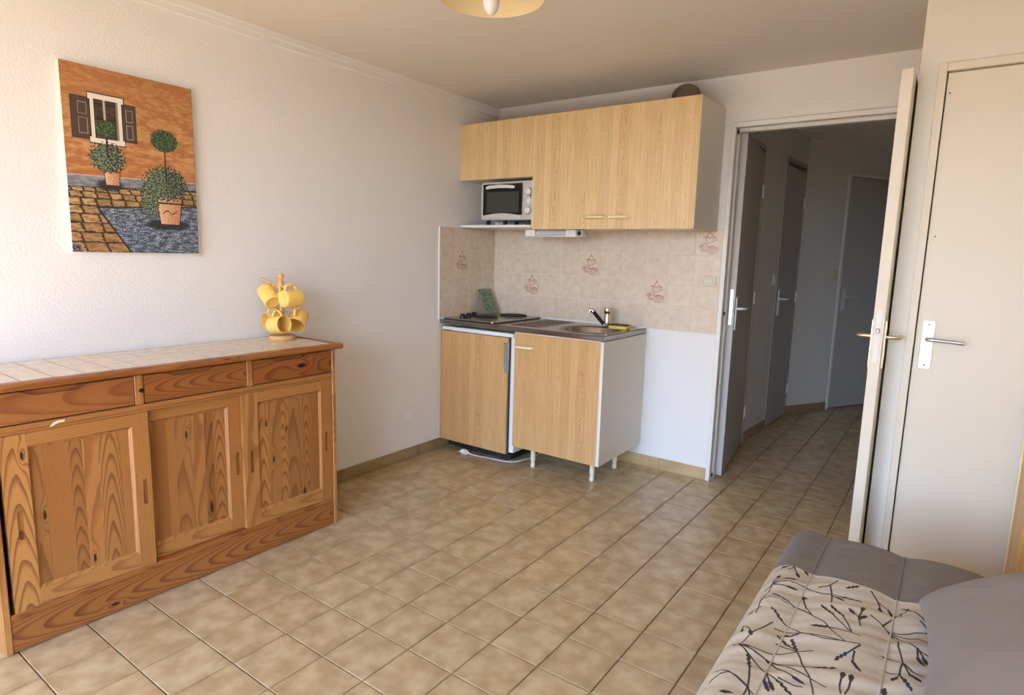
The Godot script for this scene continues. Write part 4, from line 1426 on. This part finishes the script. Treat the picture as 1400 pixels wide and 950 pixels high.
func sideboard() -> void:
	rng.seed = 77
	var o := thing("sideboard", "long pine sideboard with three drawers, three sliding doors and a tiled top", "sideboard", V(0.22, 0, 2.4))
	var F := 0.42
	# carcass
	plank("side_panel", o, V(0.012, 0, 1.764), V(F, 0.857, 1.784), 1, 3, 0.003)
	plank("side_panel", o, V(0.012, 0, 3.046), V(F, 0.857, 3.068), 1, 1, 0.003)
	plank("bottom_board", o, V(0.015, 0.11, 1.784), V(F - 0.03, 0.128, 3.046), 2, 3)
	plank("back_board", o, V(0.012, 0.02, 1.784), V(0.02, 0.857, 3.046), 2, 1, 0.0)
	plank("plinth", o, V(F - 0.028, 0.004, 1.784), V(F - 0.002, 0.112, 3.046), 2, 0, 0.003, M.pine_red, 0.1)
	plank("bottom_rail", o, V(F - 0.05, 0.112, 1.784), V(F - 0.001, 0.133, 3.046), 2, 7, 0.004, M.pine_red)
	plank("middle_rail", o, V(F - 0.05, 0.719, 1.784), V(F - 0.004, 0.728, 3.046), 2, 1, 0.002)
	plank("middle_rail", o, V(F - 0.05, 0.728, 1.784), V(F + 0.006, 0.748, 3.046), 2, 5, 0.006)
	plank("divider", o, V(F - 0.25, 0.748, 2.609), V(F - 0.002, 0.857, 2.638), 1, 1)
	plank("divider", o, V(F - 0.25, 0.748, 2.184), V(F - 0.002, 0.857, 2.209), 1, 3)
	plank("top_rail", o, V(F - 0.06, 0.853, 1.784), V(F - 0.012, 0.858, 3.046), 2, 1)
	# peg in the left divider
	var s := sh()
	s.tube([V(F - 0.004, 0.8, 2.617), V(F + 0.004, 0.8, 2.617)], 0.008, 12)
	part("peg", s, M.black, o)
	# sticker
	s = sh()
	s.prism([Vector2(2.902, 0.728), Vector2(2.888, 0.742), Vector2(2.872, 0.744), Vector2(2.858, 0.7435), Vector2(2.86, 0.737), Vector2(2.878, 0.736), Vector2(2.893, 0.7285)], F + 0.0058, F + 0.0066, func(a, b, d): return Vector3(d, b, a))
	part("sticker", s, M.sticker, o)
	# drawers with a scooped grip
	for q in [[2.641, 3.044, 7, 0.15], [2.212, 2.606, 2, 0.55], [1.787, 2.181, 6, 0.3]]:
		var zc: float = (q[0] + q[1]) / 2.0
		var pts := [Vector2(q[0], 0.752), Vector2(q[1], 0.752), Vector2(q[1], 0.852)]
		for i in 17:
			var u := i / 16.0
			var zz := zc + 0.10 - 0.20 * u + 0.03
			pts.append(Vector2(zz, 0.852 - 0.016 * smoothstep(0.0, 0.22, minf(u, 1.0 - u))))
		pts.append(Vector2(q[0], 0.852))
		s = sh(pine_uv(2, q[2], 0.115, V(F, 0.802, zc), q[3], 0.41))
		s.prism(pts, F - 0.0131, F - 0.003, func(a, b, d): return Vector3(d, b, a))
		s.box(V(F - 0.022, 0.752, q[0]), V(F - 0.013, 0.851, q[1]), 0.001)
		var d := part("drawer", s, M.pine_red, o)
		s = sh(pine_uv(2, q[2], 0.3, V(F, 0.802, zc), q[3], 0.41))
		s.box(V(0.06, 0.756, q[0] + 0.01), V(F - 0.02, 0.835, q[0] + 0.022))
		s.box(V(0.06, 0.756, q[1] - 0.022), V(F - 0.02, 0.835, q[1] - 0.01))
		s.box(V(0.06, 0.756, q[0] + 0.022), V(F - 0.02, 0.764, q[1] - 0.022))
		part("drawer_box", s, M.pine, d)
	# sliding doors: outer two in the front track, middle one behind
	slide_door(o, 2.60, 3.033, F - 0.004, [2.655, 2.962], [1, 0, 3, 2, 5, 7], [2.622, 2.996], [0.3, 0.05, 0.62, 0.42, 0.2, 0.5])
	slide_door(o, 2.226, 2.64, F - 0.028, [2.284, 2.585], [4, 6, 3, 7, 1, 5], [2.247], [0.1, 0.42, 0.72, 0.3, 0.9, 0.2])
	slide_door(o, 1.787, 2.232, F - 0.004, [1.846, 2.167], [5, 2, 7, 4, 3, 0], [2.197, 1.818], [0.8, 0.28, 0.15, 0.55, 0.4, 0.7])
	# top: moulded edge round an inlay of tiles
	var mould := [Vector2(-0.03, 0.858), Vector2(0.008, 0.858), Vector2(0.018, 0.861), Vector2(0.026, 0.867), Vector2(0.028, 0.874), Vector2(0.026, 0.881), Vector2(0.02, 0.885), Vector2(-0.012, 0.885), Vector2(-0.012, 0.879), Vector2(-0.03, 0.879)]
	s = sh(pine_uv(2, 3, 0.12, V(F, 0.87, 2.416), 0.4, 1.35))
	s.prism(mould, 1.738, 3.094, func(a, b, d): return Vector3(F + a, b, d))
	part("front_edge", s, M.pine_red, o)
	for e in [[1.764, -1.0], [3.068, 1.0]]:
		s = sh(pine_uv(0, 3, 0.12, V(0.2, 0.87, e[0]), 0.4))
		s.prism(mould, 0.012, F - 0.012, func(a, b, d): return Vector3(d, b, e[0] + a * e[1]))
		part("end_edge", s, M.pine_red, o)
	plank("top_board", o, V(0.012, 0.858, 1.79), V(F - 0.03, 0.8775, 3.042), 2, 3, 0.0, M.pine_red)
	var bed := part("tile_bed", bx(V(0.012, 0.8775, 1.775), V(F - 0.012, 0.8838, 3.057), 0.0), M.grout_tan, o)
	rng.seed = 4
	var k := 0
	var p := 0.0885
	for i in 15:
		for j in 5:
			var z0 := 1.72 + i * p
			var a := maxf(z0, 1.777) + 0.001
			var b := minf(z0 + p, 3.055) - 0.001
			var x1 := F - 0.0125 - j * 0.0865
			var x0 := maxf(x1 - 0.0865, 0.013)
			if b - a < 0.012 or x1 - x0 < 0.012:
				continue
			var cell := rng.randi() % 15
			var ts := sh(func(q: Vector3, _n: Vector3) -> Vector2: return Vector2((cell % 4 + 0.05 + 0.9 * clampf((q.x - x0) / 0.0865, 0, 1)) / 4.0, (cell / 4 + 0.05 + 0.9 * clampf((q.z - z0) / p, 0, 1)) / 4.0))
			ts.box(V(x0 + 0.0018, 0.879, a + 0.0008), V(x1 - 0.0018, 0.8845 + rng.randf() * 0.0004, b - 0.0008), 0.0008)
			part("tile", ts, M.wall_tile, bed)
			k += 1

# ------------------------------------------------------------------ mug tree and mugs
func mug_tree() -> void:
	var c := V(0.135, 0.8848, 1.85)
	var o := thing("mug_tree", "turned wooden mug tree hung with yellow mugs on the sideboard", "mug tree", c)
	var s := sh()
	s.lathe(c, [Vector2(0, 0), Vector2(0.058, 0), Vector2(0.061, 0.004), Vector2(0.061, 0.013), Vector2(0.056, 0.02), Vector2(0.03, 0.023), Vector2(0, 0.023)], 36)
	part("base", s, M.tree_wood, o)
	s = sh()
	s.lathe(c, [Vector2(0.016, 0.022), Vector2(0.011, 0.028), Vector2(0.0105, 0.06), Vector2(0.010, 0.25), Vector2(0.012, 0.268), Vector2(0.0145, 0.274), Vector2(0.0095, 0.281), Vector2(0.008, 0.286), Vector2(0.0125, 0.291), Vector2(0.0155, 0.298), Vector2(0.0155, 0.304), Vector2(0.011, 0.312), Vector2(0, 0.316)], 24)
	part("post", s, M.tree_wood, o)
	# mugs: centre offset (towards the room's right-back, up, towards the camera side), mouth direction, handle direction
	var rv := V(0.55, 0, -0.835)
	var tv := V(0.835, 0, 0.55)
	var spec := [
		[-0.054, 0.206, -0.006, V(0, 0, 0) - rv * 0.34 + V(0, 0.55, 0) - tv * 0.62, "yellow mug hanging base-outward, upper one on the side towards the window", [-1, 0.25]],
		[0.042, 0.199, 0.046, rv * 0.83 - tv * 0.55 + V(0, 0.03, 0), "yellow mug hanging sideways, upper one nearest the room corner", [1, 0.25]],
		[-0.018, 0.077, 0.068, rv * 0.58 + tv * 0.74 + V(0, 0.12, 0), "yellow mug in the middle of the lower tier, its mouth turned outward", [0, 0.13]],
		[0.074, 0.092, 0.0, rv * -0.28 + tv * 0.8 - V(0, 0.5, 0), "yellow mug tilted mouth-down, lower tier nearest the room corner", [1, 0.13]],
		[-0.034, 0.086, -0.022, rv * -0.8 + tv * 0.5 - V(0, 0.05, 0), "yellow mug half hidden in the lower tier on the side towards the window", [-1, 0.13]]]
	for i in spec.size():
		var q: Array = spec[i]
		var ctr: Vector3 = c + rv * q[0] + V(0, q[1], 0) + tv * q[2]
		var ax: Vector3 = q[3].normalized()
		var hd := (Vector3.UP - ax * ax.y)
		if i == 0:
			hd = rv * 0.75 + V(0, 0.6, 0) + tv * 0.3
			hd -= ax * hd.dot(ax)
		hd = hd.normalized()
		var m := turned("mug", q[4], "mug", Transform3D(Basis(hd, ax, hd.cross(ax)), ctr))
		m.set_meta("group", "yellow mugs on the mug tree")
		var b := sh()
		b.lathe(V(0, -0.045, 0), [Vector2(0, 0.002), Vector2(0.03, 0.002), Vector2(0.032, 0), Vector2(0.037, 0.001), Vector2(0.0405, 0.006), Vector2(0.0415, 0.02), Vector2(0.0415, 0.088), Vector2(0.041, 0.0905), Vector2(0.039, 0.0905), Vector2(0.0385, 0.088), Vector2(0.0375, 0.01), Vector2(0.033, 0.006), Vector2(0, 0.006)], 36)
		part("body", b, M.yellow, m)
		var h := sh()
		var pth := []
		for k in 13:
			var a := -1.35 + 2.7 * k / 12.0
			pth.append(V(0.038 + 0.028 * cos(a) * 1.0, 0.031 * sin(a), 0))
		pth[0] = V(0.0395, -0.031, 0)
		pth[12] = V(0.0395, 0.031, 0)
		h.tube(pth, 0.0055, 10)
		part("handle", h, M.yellow, m)
		# the arm that carries it passes through the loop
		var loop := ctr + hd * 0.056
		var foot: Vector3 = c + V(0, q[5][1], 0)
		var dir := (loop + V(0, 0.004, 0) - foot)
		var arm := sh()
		arm.tube([foot, foot + dir * 0.6, foot + dir + V(0, 0.0, 0), foot + dir * 1.22 + V(0, 0.006, 0)], [0.005, 0.005, 0.005, 0.0048], 10)
		part("arm", arm, M.tree_wood, o)
	# one bare arm at the back of the upper tier
	var bare := sh()
	bare.tube([c + V(0, 0.25, 0), c + V(0, 0.25, 0) - rv * 0.04 + V(0, 0.018, 0), c + V(0, 0.25, 0) - rv * 0.085 + V(0, 0.04, 0)], 0.005, 10)
	part("arm", bare, M.tree_wood, o)


# ------------------------------------------------------------------ other things
func painting() -> void:
	var o := thing("painting", "unframed canvas painting of potted trees before an ochre shuttered house", "painting", V(0.0, 1.63, 2.42))
	var s := sh(func(p: Vector3, _n: Vector3) -> Vector2: return Vector2(clampf((2.6595 - p.z) / 0.481, 0.003, 0.997), clampf((1.974 - p.y) / 0.69, 0.003, 0.997)))
	s.box(V(0.0225, 1.284, 2.1785), V(0.0255, 1.974, 2.6595), 0.001)
	part("print", s, M.painting, o)
	part("canvas", bx(V(0.001, 1.285, 2.1795), V(0.0227, 1.973, 2.6595), 0.001), M.canvas, o)
	s = sh()
	for i in 11:
		s.box(V(0.012, 1.30 + i * 0.065, 2.6594), V(0.016, 1.302 + i * 0.065, 2.6602))
	part("staples", s, M.steel, o).set_meta("kind", "stuff")

func ceiling_lamp() -> void:
	var c := V(1.365, 2.178, 1.838)
	var o := thing("ceiling_lamp", "cream dish-shaped ceiling lamp with an unlit white bulb", "lamp", V(c.x, ROOM_H, c.z))
	var s := sh()
	var pr := [Vector2(0.045, 0.145), Vector2(0.052, 0.14), Vector2(0.085, 0.115), Vector2(0.13, 0.066), Vector2(0.165, 0.02), Vector2(0.184, 0.0)]
	var inn := []
	for p in pr:
		inn.push_front(Vector2(p.x - 0.002, p.y - 0.002))
	s.lathe(c, pr + [Vector2(0.183, -0.001)] + inn, 64)
	part("shade", s, M.shade, o)
	s = sh()
	s.lathe(c, [Vector2(0.05, 0.16), Vector2(0.05, 0.146), Vector2(0.044, 0.14), Vector2(0.022, 0.138), Vector2(0.02, 0.07), Vector2(0.018, 0.066), Vector2(0, 0.066)], 28)
	part("holder", s, M.white, o)
	s = sh()
	s.lathe(c, [Vector2(0.013, 0.07), Vector2(0.0135, 0.055), Vector2(0.02, 0.035), Vector2(0.0275, 0.01), Vector2(0.0295, -0.008), Vector2(0.028, -0.025), Vector2(0.0225, -0.042), Vector2(0.013, -0.054), Vector2(0, -0.059)], 28)
	part("bulb", s, M.bulb, o)

const SEAMS := [2.50, 2.711, 2.93, 3.15]

func sofa_bump(x: float, z: float) -> float:
	var d := 1.0
	for q in SEAMS:
		d = minf(d, absf(x - q))
	var h := -0.009 * exp(-d * d / 0.0009)
	h += 0.004 * sin((x - 2.5) * PI / 0.21) * sin((x - 2.5) * PI / 0.21)
	var wr := fold.get_noise_2d(x * 130.0, z * 620.0 + x * 260.0)
	h += 0.007 * wr * (0.35 if z < 1.72 else 1.0)
	h += 0.004 * fold.get_noise_2d(x * 90.0 + 500.0, z * 90.0)
	return h

var fold := noise(81, 0.02, 2)

func sofa() -> void:
	var o := thing("sofa_bench", "grey bench sofa with oat twig-print cover at the near right", "sofa", V(2.9, 0, 2.3))
	var split := 1.352 + 0.00984 * 37.0
	var z0 := 1.352
	var z1 := 3.32
	var h := 0.13
	var cy := 0.295
	# grey end and printed length: one soft shape, cut where the cloths meet
	for w in [0, 1]:
		var uvf := func(p: Vector3, n: Vector3) -> Vector2:
			var drop := 0.425 - p.y
			var u := p.x - 2.36 - (drop if n.x < -0.3 else 0.0)
			var v := p.z - 1.70 - (drop if n.z < -0.3 else 0.0)
			return Vector2(u, v / 1.5) if w == 1 else Vector2(u, v)
		var whole := sh(uvf)
		whole.soft(V(2.915, cy, (z0 + z1) / 2.0), V(0.535, h, (z1 - z0) / 2.0), 0.075, [56, 12, 200], sofa_bump)
		var s := sh()
		for i in range(0, whole.v.size(), 3):
			var zc := (whole.v[i].z + whole.v[i + 1].z + whole.v[i + 2].z) / 3.0
			if (zc > split) == (w == 1):
				for k in 3:
					s.v.append(whole.v[i + k])
					s.n.append(whole.n[i + k])
					s.t.append(whole.t[i + k])
					s.c.append(whole.c[i + k])
		part("printed_cover" if w else "plain_end", s, M.print_cloth if w else M.grey_cloth, o)
	for q in SEAMS:
		for e in [[z0 + 0.03, split, "grey"], [split, z1 - 0.03, "oat"]]:
			var pth := []
			for i in 60:
				var z: float = lerpf(e[0], e[1], i / 59.0)
				var dz: float = maxf(0.0, z0 + 0.075 - z)
				pth.append(V(q, cy + h - (0.075 - sqrt(maxf(0.0, 0.075 * 0.075 - dz * dz))) + sofa_bump(q, z) + 0.0015, z))
			var s := sh()
			s.tube(pth, 0.0022, 8)
			part("seam_piping", s, M.grey_cloth if e[2] == "grey" else M.canvas_cloth, o)
	var bk := sh()
	bk.soft(V(3.385, 0.6, 2.4), V(0.065, 0.2, 0.9), 0.05, [6, 10, 20])
	part("backrest", bk, M.grey_cloth, o)
	part("base_frame", bx(V(2.43, 0.04, 1.42), V(3.43, 0.17, 3.28), 0.01), M.dark, o)
	# feet under the frame
	for k in [V(2.5, 0, 1.5), V(3.36, 0, 1.5), V(2.5, 0, 3.2), V(3.36, 0, 3.2)]:
		var s := sh()
		s.lathe(k, [Vector2(0, 0), Vector2(0.025, 0), Vector2(0.025, 0.042)], 16)
		part("foot", s, M.black, o)
	# pillow
	pillow()

func pillow() -> void:
	var X := V(0.88, 0.475, 0.0)          # along the slope, up towards the wall
	var Z := V(0.06, 0.0, 1.0)
	var Y := Z.cross(X).normalized()
	X = X.normalized()
	Z = X.cross(Y).normalized()
	var o := turned("pillow", "large plump plain grey pillow lying on the sofa bench", "pillow", Transform3D(Basis(X, Y, Z), V(3.035, 0.592, 2.10)))
	var hx := 0.32
	var hz := 0.34
	var T := 0.095
	var N := 44
	var pos := func(a: float, b: float, sd: float) -> Vector3:
		var x: float = hx * a * (1.0 - 0.15 * (1.0 - b * b) - 0.035 * pow(absf(a * b), 3.0))
		var z: float = hz * b * (1.0 - 0.05 * (1.0 - a * a) - 0.035 * pow(absf(a * b), 3.0))
		var t := pow(maxf(0.0, (1.0 - pow(absf(a), 3.4)) * (1.0 - pow(absf(b), 3.4))), 0.46) * T
		t *= 1.0 + 0.06 * fold.get_noise_2d(a * 90.0 + sd * 40.0, b * 90.0)
		return Vector3(x, sd * t * (1.0 if sd > 0.0 else 0.4), z)
	for sd in [1.0, -1.0]:
		var s := sh()
		var P := []
		var Nn := []
		for i in N + 1:
			for j in N + 1:
				var a := sin((2.0 * i / N - 1.0) * PI / 2.0)
				var b := sin((2.0 * j / N - 1.0) * PI / 2.0)
				P.append(pos.call(a, b, sd))
				var e := 0.01
				var ga: Vector3 = pos.call(minf(a + e, 1.0), b, sd) - pos.call(maxf(a - e, -1.0), b, sd)
				var gb: Vector3 = pos.call(a, minf(b + e, 1.0), sd) - pos.call(a, maxf(b - e, -1.0), sd)
				var m := gb.cross(ga).normalized() * 1.0
				if m.y * sd < 0.0:
					m = -m
				Nn.append(m)
		for i in N:
			for j in N:
				var q := i * (N + 1) + j
				var ids := [q, q + N + 1, q + N + 2, q + 1]
				s.smooth4([P[ids[0]], P[ids[1]], P[ids[2]], P[ids[3]]], [Nn[ids[0]], Nn[ids[1]], Nn[ids[2]], Nn[ids[3]]])
		part("cover" if sd > 0.0 else "underside", s, M.pillow_cloth, o)

func wood_unit() -> void:
	var o := thing("wooden_chest", "pale wood chest standing in front of the closet door behind the sofa", "chest", V(3.2, 0, 0.85))
	var uvf := oak_uv(Vector2(0.3, 0.2))
	part("body", bx(V(3.018, 0, 0.69), V(3.44, 0.84, 1.0), 0.002, uvf), M.beech, o)
	part("top", bx(V(3.008, 0.84, 0.685), V(3.45, 0.862, 1.015), 0.004, uvf), M.beech, o)
	part("side_edge", bx(V(3.0125, 0, 0.685), V(3.0185, 0.84, 0.70), 0.001, uvf), M.knob_wood, o)
	for q in [[0.02, 0.275], [0.28, 0.553], [0.558, 0.832]]:
		part("drawer", bx(V(3.029, q[0], 1.0), V(3.436, q[1], 1.012), 0.002, oak_uv(Vector2(q[0], 0.5))), M.beech, o)


func _ready() -> void:
	view()
	materials()
	M.canvas_cloth = mat(rgb(188, 176, 154), 0.92)
	setting()
	sideboard()
	kitchen()
	sofa()
	painting()
	mug_tree()
	wood_unit()
	ceiling_lamp()
